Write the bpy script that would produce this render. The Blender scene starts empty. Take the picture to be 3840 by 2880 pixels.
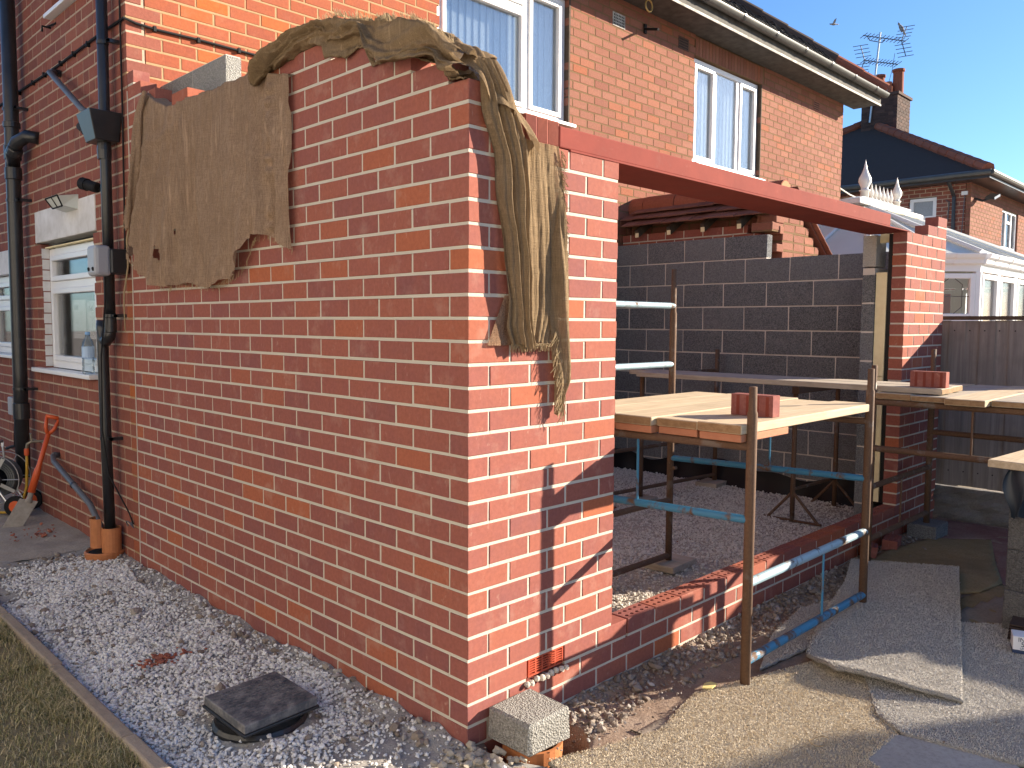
import bpy, bmesh, math, random
import numpy as np
from mathutils import Vector, Matrix
random.seed(7); RS = np.random.RandomState(11)
SC = bpy.context.scene; COL = SC.collection
R = math.radians
# ------------------------------------------------------------------ camera
cam = bpy.data.cameras.new('camera'); co = bpy.data.objects.new('camera', cam); COL.objects.link(co)
CAM = Vector((-2.0034, -2.2234, 1.6318))
yaw, pit, rol = .7877, -.0740, .0059
fw = Vector((math.sin(yaw)*math.cos(pit), math.cos(yaw)*math.cos(pit), math.sin(pit)))
rt = Vector((math.cos(yaw), -math.sin(yaw), 0)); up = rt.cross(fw)
rt2 = rt*math.cos(rol)+up*math.sin(rol); up2 = up*math.cos(rol)-rt*math.sin(rol)
m = Matrix((rt2, up2, -fw)).transposed().to_4x4(); m.translation = CAM
co.matrix_world = m
cam.sensor_width = 36; cam.lens = 36*3030.5/3840; cam.clip_end = 2000; cam.clip_start = .05
SC.camera = co
# ------------------------------------------------------------------ light
AZ, EL = 32.0, 19.0
tosun = Vector((math.cos(R(EL))*math.cos(R(AZ)), -math.cos(R(EL))*math.sin(R(AZ)), math.sin(R(EL))))
w = bpy.data.worlds.new('World'); SC.world = w; w.use_nodes = True
nt = w.node_tree; bg = nt.nodes['Background']
sky = nt.nodes.new('ShaderNodeTexSky'); sky.sky_type = 'NISHITA'; sky.sun_disc = False
sky.sun_elevation = R(EL); sky.sun_rotation = math.atan2(tosun.x, tosun.y)
sky.air_density = 1.0; sky.dust_density = 0.4; sky.ozone_density = 6.5; sky.altitude = 50
nt.links.new(sky.outputs[0], bg.inputs[0]); bg.inputs[1].default_value = 0.058
sl = bpy.data.lights.new('sun', 'SUN'); sl.energy = 3.7; sl.angle = R(.53); sl.color = (1, .86, .68)
so = bpy.data.objects.new('sun', sl); COL.objects.link(so)
so.rotation_euler = (-tosun).to_track_quat('-Z', 'Y').to_euler(); so.location = (8, -8, 9)
SC.view_settings.view_transform = 'Standard'; SC.view_settings.look = 'None'
SC.view_settings.exposure = 2.08; SC.view_settings.gamma = 1
SC.render.engine = 'CYCLES'
SC.render.resolution_x = 1024; SC.render.resolution_y = 768
# ------------------------------------------------------------------ helpers
class G:
    """tiny node graph helper"""
    def __init__(s, name, rough=.8, spec=.3):
        s.m = bpy.data.materials.new(name); s.m.use_nodes = True
        s.t = s.m.node_tree; s.b = s.t.nodes['Principled BSDF']; s.out = s.t.nodes['Material Output']
        s.b.inputs['Roughness'].default_value = rough
        s.b.inputs['Specular IOR Level'].default_value = spec
    def n(s, typ, **k):
        x = s.t.nodes.new('ShaderNode'+typ)
        for a, v in k.items(): setattr(x, a, v)
        return x
    def l(s, a, b): s.t.links.new(a, b)
    def put(s, sock, v):
        if hasattr(v, 'is_linked') or isinstance(v, bpy.types.NodeSocket): s.l(v, sock)
        else: sock.default_value = v
    def pos(s, sc=1.0, off=None, obj=False):
        if obj: p = s.n('TexCoord').outputs['Object']
        else: p = s.n('NewGeometry').outputs['Position']
        mp = s.n('Mapping'); mp.inputs['Scale'].default_value = sc if isinstance(sc, (tuple, list)) else (sc,)*3
        s.l(p, mp.inputs['Vector'])
        if off is not None: s.l(off, mp.inputs['Location'])
        return mp.outputs[0]
    def noise(s, vec, scale=5., det=3., rough=.6, dist=0.):
        x = s.n('TexNoise'); x.inputs['Scale'].default_value = scale; x.inputs['Detail'].default_value = det
        x.inputs['Roughness'].default_value = rough; x.inputs['Distortion'].default_value = dist
        s.l(vec, x.inputs['Vector']); return x.outputs['Fac']
    def vor(s, vec, scale=5., out='Distance', feat='F1'):
        x = s.n('TexVoronoi'); x.inputs['Scale'].default_value = scale; x.feature = feat
        s.l(vec, x.inputs['Vector']); return x.outputs[out]
    def wave(s, vec, scale=5., dist=3., det=2., dirn='X'):
        x = s.n('TexWave'); x.inputs['Scale'].default_value = scale; x.inputs['Distortion'].default_value = dist
        x.inputs['Detail'].default_value = det; x.bands_direction = dirn; s.l(vec, x.inputs['Vector']); return x.outputs['Fac']
    def ramp(s, fac, stops, interp='LINEAR'):
        x = s.n('ValToRGB'); e = x.color_ramp.elements; x.color_ramp.interpolation = interp
        while len(e) < len(stops): e.new(.5)
        for i, (p, c) in enumerate(stops):
            e[i].position = p; c = (c, c, c) if not isinstance(c, (tuple, list)) else c
            e[i].color = (*c[:3], 1)
        s.l(fac, x.inputs[0]); return x.outputs[0]
    def mix(s, fac, a, b, mode='MIX'):
        x = s.n('Mix', data_type='RGBA', blend_type=mode)
        s.put(x.inputs[0], fac)
        for sock, v in ((x.inputs[6], a), (x.inputs[7], b)):
            if isinstance(v, (tuple, list)): sock.default_value = (*v[:3], 1)
            else: s.put(sock, v)
        return x.outputs[2]
    def math(s, op, a, b=0., c=0.):
        x = s.n('Math', operation=op); s.put(x.inputs[0], a); s.put(x.inputs[1], b); s.put(x.inputs[2], c); return x.outputs[0]
    def rnd(s):
        o = s.n('ObjectInfo').outputs['Random']; a = s.n('Attribute'); a.attribute_name = 'rnd'
        return s.math('FRACT', s.math('ADD', o, a.outputs['Fac']))
    def bump(s, h, st=.3, d=.01):
        x = s.n('Bump'); x.inputs['Strength'].default_value = st; x.inputs['Distance'].default_value = d
        s.l(h, x.inputs['Height']); s.l(x.outputs[0], s.b.inputs['Normal'])
    def col(s, c):
        if isinstance(c, (tuple, list)): s.b.inputs['Base Color'].default_value = (*c[:3], 1)
        else: s.l(c, s.b.inputs['Base Color'])
    def rough(s, v): s.put(s.b.inputs['Roughness'], v)

def empty(name, loc, label=None, cat=None, group=None, kind=None):
    o = bpy.data.objects.new(name, None); o.location = loc; o.empty_display_size = .05; COL.objects.link(o)
    return tag(o, label, cat, group, kind)
def tag(o, label=None, cat=None, group=None, kind=None):
    if label: o['label'] = label
    if cat: o['category'] = cat
    if group: o['group'] = group
    if kind: o['kind'] = kind
    return o
def setpar(o, p):
    if p is None: return
    o.parent = p
    if p.type == 'EMPTY' and p.parent is None: o.matrix_parent_inverse = Matrix.Translation(-p.location)
class MB:
    def __init__(s): s.v = []; s.f = []
    def add(s, v, f):
        k = len(s.v); s.v += [tuple(x) for x in v]; s.f += [tuple(i+k for i in q) for q in f]; return s
    def box(s, x0, x1, y0, y1, z0, z1):
        return s.add([(x0,y0,z0),(x1,y0,z0),(x1,y1,z0),(x0,y1,z0),(x0,y0,z1),(x1,y0,z1),(x1,y1,z1),(x0,y1,z1)],
            [(0,3,2,1),(4,5,6,7),(0,1,5,4),(1,2,6,5),(2,3,7,6),(3,0,4,7)])
    def obox(s, c, X, Y, Z):
        c, X, Y, Z = Vector(c), Vector(X)/2, Vector(Y)/2, Vector(Z)/2
        p = [c+a*X+b*Y+d*Z for d in (-1, 1) for a, b in ((-1,-1),(1,-1),(1,1),(-1,1))]
        return s.add(p, [(0,3,2,1),(4,5,6,7),(0,1,5,4),(1,2,6,5),(2,3,7,6),(3,0,4,7)])
    def beam(s, a, b, wd, th, upv=(0, 0, 1)):
        a, b = Vector(a), Vector(b); d = b-a; sx = d.normalized().cross(Vector(upv)).normalized()
        u = sx.cross(d.normalized())
        return s.obox((a+b)/2, d, sx*wd, u*th)
    def tube(s, pts, r, n=10, cap=True):
        pts = [Vector(p) for p in pts]; k = len(pts); r = [r]*k if not isinstance(r, (list, tuple)) else r
        t = [(pts[min(i+1,k-1)]-pts[max(i-1,0)]).normalized() for i in range(k)]
        ref = Vector((0,0,1)) if abs(t[0].z) < .9 else Vector((1,0,0))
        a = t[0].cross(ref).normalized(); V = []; F = []
        for i in range(k):
            a = (a - t[i]*a.dot(t[i])).normalized(); b = t[i].cross(a)
            for j in range(n):
                q = 2*math.pi*j/n; V.append(pts[i]+(a*math.cos(q)+b*math.sin(q))*r[i])
        for i in range(k-1):
            for j in range(n):
                F.append((i*n+j, i*n+(j+1)%n, (i+1)*n+(j+1)%n, (i+1)*n+j))
        if cap: F.append(tuple(range(n-1,-1,-1))); F.append(tuple((k-1)*n+j for j in range(n)))
        return s.add(V, F)
    def lathe(s, prof, c=(0,0,0), n=16, axis=(0,0,1)):
        ax = Vector(axis).normalized(); c = Vector(c)
        a = ax.cross(Vector((1,0,0)) if abs(ax.x) < .9 else Vector((0,1,0))).normalized(); b = ax.cross(a)
        V = []; F = []; k = len(prof)
        for (r, z) in prof:
            for j in range(n):
                q = 2*math.pi*j/n; V.append(c+ax*z+(a*math.cos(q)+b*math.sin(q))*max(r,1e-4))
        for i in range(k-1):
            for j in range(n): F.append((i*n+j, i*n+(j+1)%n, (i+1)*n+(j+1)%n, (i+1)*n+j))
        F.append(tuple(range(n-1,-1,-1))); F.append(tuple((k-1)*n+j for j in range(n)))
        return s.add(V, F)
    def prism(s, poly, d):
        """poly: list of 3d points, extruded by vector d"""
        n = len(poly); d = Vector(d); p = [Vector(q) for q in poly]
        F = [tuple(range(n-1,-1,-1)), tuple(range(n, 2*n))]+[(i,(i+1)%n,n+(i+1)%n,n+i) for i in range(n)]
        return s.add(p+[q+d for q in p], F)
    def grid(s, P, keep=None):
        P = np.asarray(P); nu, nv = P.shape[:2]
        F = [(i*nv+j, (i+1)*nv+j, (i+1)*nv+j+1, i*nv+j+1) for i in range(nu-1) for j in range(nv-1) if keep is None or keep(i, j)]
        return s.add(P.reshape(-1, 3), F)
    def mesh(s, name, smooth=False):
        me = bpy.data.meshes.new(name); me.from_pydata([tuple(x) for x in s.v], [], s.f); me.validate()
        bm = bmesh.new(); bm.from_mesh(me); bmesh.ops.recalc_face_normals(bm, faces=bm.faces); bm.to_mesh(me); bm.free()
        if smooth: me.polygons.foreach_set('use_smooth', [True]*len(me.polygons))
        return me
    def build(s, name, mat, parent=None, bevel=0, smooth=False, label=None, cat=None, group=None, kind=None):
        me = s.mesh(name, smooth); me.materials.append(mat.m if isinstance(mat, G) else mat)
        o = bpy.data.objects.new(name, me); COL.objects.link(o); setpar(o, parent)
        if bevel:
            b = o.modifiers.new('bevel', 'BEVEL'); b.width = bevel; b.segments = 2; b.limit_method = 'ANGLE'
        if smooth == 'auto': pass
        return tag(o, label, cat, group, kind)
def fastmesh(name, V, F, mat, parent=None, rnd=None, smooth=False, **k):
    """V (n,3) array, F (m,3) or (m,4) array"""
    me = bpy.data.meshes.new(name); n = len(V); mF, q = F.shape
    me.vertices.add(n); me.vertices.foreach_set('co', np.ascontiguousarray(V, np.float32).ravel())
    me.loops.add(mF*q); me.loops.foreach_set('vertex_index', np.ascontiguousarray(F, np.int32).ravel())
    me.polygons.add(mF); me.polygons.foreach_set('loop_start', np.arange(0, mF*q, q, dtype=np.int32))
    me.update(calc_edges=True)
    me.polygons.foreach_set('use_smooth', [bool(smooth)]*mF)
    if rnd is not None:
        a = me.attributes.new('rnd', 'FLOAT', 'POINT'); a.data.foreach_set('value', np.ascontiguousarray(rnd, np.float32))
    me.materials.append(mat.m)
    o = bpy.data.objects.new(name, me); COL.objects.link(o); setpar(o, parent)
    return tag(o, **k)
def vnoise(x, y, s=1., seed=0):
    """smooth value noise on arrays"""
    rs = np.random.RandomState(seed); T = rs.rand(64, 64)
    x = np.asarray(x)*s; y = np.asarray(y)*s
    xi = np.floor(x).astype(int); yi = np.floor(y).astype(int); fx = x-xi; fy = y-yi
    fx = fx*fx*(3-2*fx); fy = fy*fy*(3-2*fy)
    g = lambda a, b: T[a % 64, b % 64]
    return (g(xi,yi)*(1-fx)+g(xi+1,yi)*fx)*(1-fy)+(g(xi,yi+1)*(1-fx)+g(xi+1,yi+1)*fx)*fy-.5
def fbm(x, y, s=1., o=4, seed=0):
    return sum(vnoise(x, y, s*2**i, seed+i)*.5**i for i in range(o))
def text(name, body, size, mat, parent, M, label=None):
    cu = bpy.data.curves.new('t', 'FONT'); cu.body = body; cu.size = size; cu.align_x = 'CENTER'; cu.extrude = .0004
    t = bpy.data.objects.new('t', cu); COL.objects.link(t)
    dg = bpy.context.evaluated_depsgraph_get(); me = bpy.data.meshes.new_from_object(t.evaluated_get(dg))
    bpy.data.objects.remove(t); me.name = name; me.transform(M); me.materials.clear(); me.materials.append(mat.m)
    o = bpy.data.objects.new(name, me); COL.objects.link(o); setpar(o, parent)
    return tag(o, label)
# ------------------------------------------------------------------ materials
def brick_mat(name, ramp, dirt=(.5,.45,.4), dirtamt=.35, bump=.25, streak=True, rough=.85):
    g = G(name, rough, .12); r = g.rnd(); p = g.pos(1.)
    base = g.ramp(r, ramp)
    n1 = g.noise(p, 9, 3); n2 = g.noise(p, 55, 4, .7)
    base = g.mix(g.ramp(n1, [(.35,0.),(.75,.45)]), base, g.mix(.5, base, ramp[-1][1]))
    base = g.mix(g.math('MULTIPLY', g.ramp(n2, [(.3,.5),(.62,0.)]), .45), base, (.05,.02,.016))
    if streak:
        pv = g.pos((1,1,.4)); st = g.noise(pv, 26, 5, .75, .6)
        base = g.mix(g.math('MULTIPLY', g.ramp(st, [(.62,0.),(.74,1.)]), dirtamt), base, dirt)
        sm = g.noise(p, 5.5, 4, .7)
        base = g.mix(g.math('MULTIPLY', g.ramp(sm, [(.55,0.),(.8,1.)]), dirtamt*.8), base, dirt)
    g.col(base); g.bump(g.math('ADD', n2, g.math('MULTIPLY', g.noise(p, 220, 2), .5)), bump, .004); return g
def mortar_mat(name, a, b, bump=.5):
    g = G(name, .95, .1); p = g.pos(1.); n = g.noise(p, 60, 4, .7)
    g.col(g.mix(g.noise(p, 6, 4), a, b)); g.bump(n, bump, .006); return g
M = {}
M['newbrick'] = brick_mat('red_new_brick', [(0,(.285,.100,.080)),(.22,(.255,.092,.080)),(.4,(.31,.108,.080)),(.55,(.225,.086,.082)),(.72,(.32,.110,.076)),(.86,(.27,.096,.080)),(1,(.39,.122,.060))], (.50,.34,.27), .42, .12)
M['newmortar'] = mortar_mat('pale_new_mortar', (.55,.50,.42), (.46,.42,.355))
M['oldbrick'] = brick_mat('orange_old_brick', [(0,(.295,.088,.050)),(.3,(.32,.098,.054)),(.6,(.27,.078,.048)),(.8,(.33,.104,.057)),(1,(.39,.112,.032))], (.48,.26,.16), .22, .4)
M['oldbrick2'] = brick_mat('pinkish_old_brick', [(0,(.235,.098,.068)),(.35,(.265,.118,.082)),(.6,(.21,.083,.060)),(.85,(.28,.128,.090)),(1,(.29,.100,.054))], (.17,.075,.048), .5, .4)
M['oldmortar'] = mortar_mat('cream_old_mortar', (.40,.265,.15), (.32,.21,.115))
M['oldmortar2'] = mortar_mat('brown_old_mortar', (.19,.12,.066), (.145,.092,.05))
M['sidebrick'] = brick_mat('shaded_sooty_brick', [(0,(.225,.080,.060)),(.4,(.275,.094,.066)),(.7,(.195,.075,.060)),(1,(.31,.112,.074))], (.38,.26,.20), .3, .5)  # old brick with its colour darkened for the shaded, sooty side walls
M['sidemortar'] = mortar_mat('tan_old_mortar', (.50,.38,.28), (.33,.25,.19))
def block_mat(name, a, b, sc=1.):
    g = G(name, .95, .1); p = g.pos(1.); r = g.rnd()
    sp = g.noise(p, 110*sc, 3, .75); vo = g.vor(p, 130*sc)
    c = g.mix(g.ramp(sp, [(.35,0.),(.7,1.)]), a, b); c = g.mix(g.math('MULTIPLY', r, .35), c, b)
    c = g.mix(g.ramp(g.noise(p, 3.5, 4), [(.6,0.),(.85,.35)]), c, (.42,.40,.37))
    g.col(c); g.bump(g.math('ADD', sp, vo), .8, .012); return g
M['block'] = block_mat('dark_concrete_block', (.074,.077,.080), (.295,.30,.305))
M['blocklight'] = block_mat('grey_concrete_block', (.16,.155,.14), (.42,.41,.38))
M['padstone'] = block_mat('pale_padstone', (.42,.40,.35), (.52,.5,.45))
M['blockmortar'] = mortar_mat('grey_pink_mortar', (.62,.56,.50), (.52,.47,.41))
def plain(name, c, rough=.5, spec=.4, metal=0., nz=0., sc=20., c2=None, bump=0.):
    g = G(name, rough, spec); g.b.inputs['Metallic'].default_value = metal
    if nz or c2:
        p = g.pos(1.); n = g.noise(p, sc, 4, .65)
        g.col(g.mix(g.ramp(n, [(.3,0.),(.72,1.)]), c, c2 or tuple(x*(1-nz) for x in c)))
        if bump: g.bump(n, bump, .005)
    else: g.col(c)
    return g
M['upvc'] = plain('white_upvc', (.78,.78,.78), .32, .5, nz=.06, sc=3)
M['upvcold'] = plain('creamy_upvc', (.74,.72,.66), .35, .5, nz=.1, sc=4)
M['blackpvc'] = plain('black_plastic_pipe', (.014,.015,.017), .32, .5, c2=(.03,.03,.032), sc=6)
M['greypvc'] = plain('grey_plastic_pipe', (.12,.125,.135), .45, .4, nz=.25, sc=8)
M['clay'] = plain('orange_clay_pipe', (.50,.19,.075), .6, .3, nz=.25, sc=14)
M['whitepaint'] = plain('old_white_paint', (.74,.73,.72), .75, .2, c2=(.52,.50,.47), sc=5, bump=.2)
M['redox0'] = plain('red_oxide_plain', (.33,.078,.058), .85, .06, c2=(.28,.066,.050), sc=7)
g = G('red_oxide_paint', .82, .08); p = g.pos(1.)
c = g.mix(g.ramp(g.noise(p, 6, 4), [(.3,0.),(.75,1.)]), (.235,.056,.044), (.185,.046,.038))
c = g.mix(g.ramp(g.noise(g.pos((.6,3,1.5)), 18, 6, .75), [(.62,0.),(.72,.35)]), c, (.33,.14,.11))
c = g.mix(g.ramp(g.noise(p, 45, 4, .8), [(.66,0.),(.72,.7)]), c, (.16,.07,.04))
c = g.mix(g.ramp(g.noise(p, 3, 5, .7), [(.6,0.),(.82,.35)]), c, (.30,.17,.14))
g.col(c); g.bump(g.noise(p, 70, 4), .15, .003); M['redox'] = g
M['rubber'] = plain('black_rubber', (.012,.012,.013), .7, .2)
M['steel'] = plain('bright_steel', (.55,.56,.57), .3, .5, metal=1., nz=.15, sc=30)
M['galv'] = plain('galvanised_steel', (.50,.52,.54), .4, .5, metal=.9, nz=.25, sc=25)
M['orange'] = plain('orange_plastic', (.62,.10,.025), .4, .4, nz=.15, sc=12)
M['yellowhose'] = plain('yellow_hose', (.50,.30,.03), .5, .4, nz=.2)
M['greyhose'] = plain('grey_hose', (.11,.115,.11), .5, .4, nz=.2)
M['greybox'] = plain('grey_plastic_box', (.33,.34,.37), .4, .4, nz=.05)
M['insul'] = plain('cream_insulation', (.80,.70,.44), .9, .1, c2=(.72,.61,.36), sc=18, bump=.2)
M['blacksheet'] = plain('black_plastic_sheet', (.008,.008,.009), .5, .25)
M['darkwood'] = plain('weathered_dark_timber', (.10,.075,.055), .85, .2, nz=.4, sc=18)
M['stringm'] = plain('jute_string', (.33,.25,.15), .95, .1)
M['paper'] = plain('white_paper', (.72,.73,.75), .8, .2)
M['ink'] = plain('dark_ink', (.03,.035,.06), .8, .1)
def wood_mat(name, a, b, sc=(3,40,40), kn=True, bump=.25, axis=None):
    g = G(name, .82, .2); p = g.pos(sc); r = g.rnd()
    n = g.noise(p, 1., 5, .65, .6); c = g.mix(g.ramp(n, [(.3,0.),(.7,1.)]), a, b)
    q = g.noise(g.pos(1.), 5, 4); c = g.mix(g.ramp(q, [(.5,0.),(.8,.5)]), c, tuple(x*.6 for x in b))
    c = g.mix(g.math('MULTIPLY', r, .35), c, tuple(x*.55 for x in a))
    g.col(c); g.bump(n, bump, .004); return g
M['boardx'] = wood_mat('scaffold_board_wood', (.60,.49,.34), (.44,.34,.22), (2.5,45,45))
M['boardy'] = wood_mat('scaffold_board_wood_dusty', (.52,.46,.37), (.36,.30,.23), (45,2.5,45))
M['boardend'] = wood_mat('sawn_board_end', (.36,.24,.13), (.22,.13,.065), (30,30,60))
M['boardpink'] = wood_mat('pink_painted_board', (.52,.24,.14), (.45,.19,.11), (30,30,60))
M['fencew'] = wood_mat('weathered_fence_wood', (.31,.285,.27), (.17,.155,.15), (38,38,1.6))
def rust_mat(name, paint, amt):
    g = G(name, .6, .4); p = g.pos(1.); n = g.noise(g.pos((1,1,.7)), 11, 6, .62, .3); n2 = g.noise(p, 90, 3)
    rust = g.mix(n2, (.075,.040,.024), (.17,.10,.06))
    c = g.mix(g.ramp(n, [(amt-.05,0.),(amt+.05,1.)]), rust, paint)
    g.col(c); g.rough(g.ramp(n, [(amt-.05,.85),(amt+.05,.4)])); g.bump(g.math('ADD', n, g.math('MULTIPLY', n2, .4)), .3, .004); return g
M['rust'] = rust_mat('rusty_scaffold_tube', (.15,.12,.10), .62)
M['bluetube'] = rust_mat('blue_painted_tube', (.04,.19,.33), .44)
M['paleblue'] = rust_mat('pale_worn_blue_tube', (.28,.40,.46), .41)
def glass_mat(name, tint=(.6,.7,.8), rough=.02, mix=.35):
    g = G(name, rough, .5); g.b.inputs['Base Color'].default_value = (*tint, 1)
    g.b.inputs['Transmission Weight'].default_value = 0
    tr = g.n('BsdfTransparent'); tr.inputs[0].default_value = (*tint, 1)
    gl = g.n('BsdfGlossy'); gl.inputs['Roughness'].default_value = rough
    fr = g.n('Fresnel'); fr.inputs['IOR'].default_value = 1.5
    mx = g.n('MixShader'); f = g.math('MINIMUM', g.math('ADD', g.math('MULTIPLY', fr.outputs[0], .75), .0), 1.)
    g.l(f, mx.inputs[0]); g.l(tr.outputs[0], mx.inputs[1]); g.l(gl.outputs[0], mx.inputs[2]); g.l(mx.outputs[0], g.out.inputs[0]); return g
M['glass'] = glass_mat('window_glass', (.97,.985,.99))
M['frost'] = plain('frosted_glass', (.30,.33,.36), .25, .6, nz=.3, sc=60)
M['room'] = plain('dim_room', (.05,.055,.06), .9, .1)
M['roomlight'] = plain('room_wall_grey', (.30,.33,.36), .9, .1)
M['slatblind'] = plain('pale_blue_vertical_blind', (.66,.76,.84), .7, .2, nz=.08, sc=2)
M['rooftile'] = brick_mat('brown_plain_tile', [(0,(.15,.07,.055)),(.5,(.20,.09,.065)),(1,(.24,.115,.085))], (.3,.25,.22), .2, .3)
M['ridgetile'] = brick_mat('red_ridge_tile', [(0,(.26,.085,.05)),(1,(.32,.11,.065))], (.3,.22,.18), .25, .3)
M['slate'] = brick_mat('dark_roof_tile', [(0,(.062,.046,.038)),(.5,(.078,.056,.046)),(1,(.095,.066,.052))], (.12,.10,.10), .2, .3)
M['gutter'] = plain('dark_grey_gutter', (.055,.057,.052), .38, .5, c2=(.085,.085,.078), sc=5)
M['soffit'] = plain('flaking_dark_soffit', (.055,.052,.048), .8, .2, c2=(.11,.105,.095), sc=9, bump=.3)
M['flakewhite'] = plain('flaking_white_fascia', (.52,.50,.46), .7, .2, c2=(.12,.115,.10), sc=9, bump=.3)
M['chimbrick'] = brick_mat('sooty_chimney_brick', [(0,(.045,.032,.029)),(.5,(.065,.043,.037)),(1,(.10,.062,.05))], (.14,.12,.11), .3, .4)
# ---- ground materials
def soil(name, a, b, c, sc=12., bump=.8):
    g = G(name, .97, .1); p = g.pos(1.); n = g.noise(p, sc, 6, .7); n2 = g.noise(p, 2.2, 4); n3 = g.noise(p, sc*9, 3, .8)
    k = g.mix(g.ramp(n, [(.3,0.),(.7,1.)]), a, b); k = g.mix(g.ramp(n2, [(.45,0.),(.75,1.)]), k, c)
    k = g.mix(g.ramp(n3, [(.35,.5),(.55,0.)]), k, tuple(x*.6 for x in a))
    g.col(k); g.bump(g.math('ADD', n, g.math('MULTIPLY', n3, .35)), bump, .02); return g
M['soil'] = soil('grey_brown_soil', (.22,.19,.165), (.31,.275,.235), (.37,.335,.295))
M['clayey'] = soil('red_brown_rubble_soil', (.21,.15,.115), (.33,.245,.185), (.38,.305,.25), 16)
M['concrete'] = soil('old_yard_concrete', (.27,.235,.195), (.34,.30,.25), (.24,.20,.165), 7, .35)
M['slabm'] = soil('paving_slab_stone', (.36,.34,.31), (.42,.40,.36), (.30,.285,.26), 6, .25)
M['slabwarm'] = soil('sandy_slab_stone', (.46,.40,.31), (.40,.345,.27), (.34,.30,.24), 6, .3)
M['edging'] = soil('edging_concrete', (.34,.28,.22), (.27,.22,.18), (.40,.335,.265), 18, .4)
M['dirtgrass'] = soil('lawn_soil', (.24,.20,.12), (.32,.27,.17), (.17,.15,.08), 30, .8)
def stone_mat(name, ramp):
    g = G(name, .9, .2); r = g.rnd(); p = g.pos(1.); n = g.noise(p, 130, 3)
    g.col(g.mix(g.math('MULTIPLY', n, .3), g.ramp(r, ramp), (.30,.27,.24))); g.bump(n, .3, .003); return g
M['chip'] = stone_mat('white_limestone_chips', [(0,(.40,.375,.345)),(.14,(.56,.54,.51)),(.4,(.72,.71,.69)),(.85,(.80,.80,.79)),(1,(.62,.60,.57))])
M['chip2'] = stone_mat('dusty_limestone_chips', [(0,(.50,.46,.41)),(.3,(.64,.60,.54)),(.7,(.74,.70,.64)),(1,(.80,.77,.71))])
M['rubble'] = stone_mat('grey_brown_rubble', [(0,(.15,.115,.09)),(.4,(.22,.175,.14)),(.75,(.28,.235,.19)),(.94,(.34,.31,.28)),(1,(.50,.47,.43))])
M['redchip'] = stone_mat('broken_red_brick', [(0,(.25,.06,.035)),(1,(.36,.10,.05))])
def grass_mat():
    g = G('dry_lawn_grass', .75, .2); r = g.rnd()
    g.col(g.ramp(r, [(0,(.12,.135,.05)),(.3,(.22,.205,.09)),(.55,(.38,.32,.17)),(1,(.54,.45,.27))])); return g
M['grass'] = grass_mat()
def carpet_mat(name, a, b, c):
    g = G(name, 1., .05); p = g.pos(1.)
    n = g.noise(p, 190, 3, .75); n2 = g.noise(p, 3.5, 5); v = g.vor(p, 170)
    k = g.mix(g.ramp(n, [(.32,0.),(.66,1.)]), a, b); k = g.mix(g.ramp(n2, [(.42,0.),(.75,.75)]), k, c)
    g.col(k); g.bump(g.math('ADD', n, v), 1., .02)
    g.b.inputs['Sheen Weight'].default_value = .25; return g
M['carpetgrey'] = carpet_mat('grey_pile_carpet', (.36,.34,.315), (.64,.61,.57), (.50,.465,.41))
M['carpetbeige'] = carpet_mat('beige_pile_carpet', (.40,.345,.265), (.68,.60,.475), (.53,.45,.335))
M['carpetback'] = soil('brown_stained_carpet_back', (.26,.19,.095), (.34,.265,.15), (.20,.15,.085), 9, .4)
M['redmat'] = soil('dusty_red_mat', (.22,.11,.095), (.27,.16,.135), (.31,.23,.19), 9, .4)
def burlap_mat(name, a, b, thin=.14):
    g = G(name, .98, .05); p = g.pos(1.)
    wx = g.noise(g.pos((260,260,14)), 1., 2, .5); wz = g.noise(g.pos((16,16,300)), 1., 2, .5)
    n = g.noise(p, 7, 5, .7); f = g.noise(p, 240, 3, .8)
    c = g.mix(g.ramp(n, [(.35,0.),(.7,1.)]), a, b)
    c = g.mix(g.ramp(wx, [(.35,.55),(.6,0.)]), c, tuple(x*.55 for x in a)); c = g.mix(g.ramp(wz, [(.35,.35),(.6,0.)]), c, tuple(x*.6 for x in a))
    ln = g.noise(g.pos((46,46,1.6)), 1., 3, .6, .3); c = g.mix(g.ramp(ln, [(.60,0.),(.70,.55)]), c, tuple(min(1,x*1.35) for x in b)); c = g.mix(g.ramp(ln, [(.28,.4),(.42,0.)]), c, tuple(x*.7 for x in a))
    bl_n = g.noise(p, 2.6, 4); c = g.mix(g.ramp(bl_n, [(.35,.4),(.6,0.)]), c, tuple(x*.72 for x in a))
    g.col(c); h = g.math('ADD', g.math('ADD', wx, wz), f); g.bump(h, .7, .006)
    tl = g.n('BsdfTranslucent'); g.l(c, tl.inputs[0]); m1 = g.n('MixShader'); m1.inputs[0].default_value = .22
    g.l(g.b.outputs[0], m1.inputs[1]); g.l(tl.outputs[0], m1.inputs[2])
    tr = g.n('BsdfTransparent'); m2 = g.n('MixShader')
    g.l(g.math('MULTIPLY', g.ramp(f, [(.45,0.),(.7,1.)]), thin*2.2), m2.inputs[0]); g.l(m1.outputs[0], m2.inputs[1]); g.l(tr.outputs[0], m2.inputs[2])
    g.l(m2.outputs[0], g.out.inputs[0]); return g
M['burlap'] = burlap_mat('brown_hessian', (.40,.275,.185), (.50,.355,.245))
M['burlap2'] = burlap_mat('golden_hessian', (.30,.212,.125), (.37,.268,.162), .10)
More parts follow.
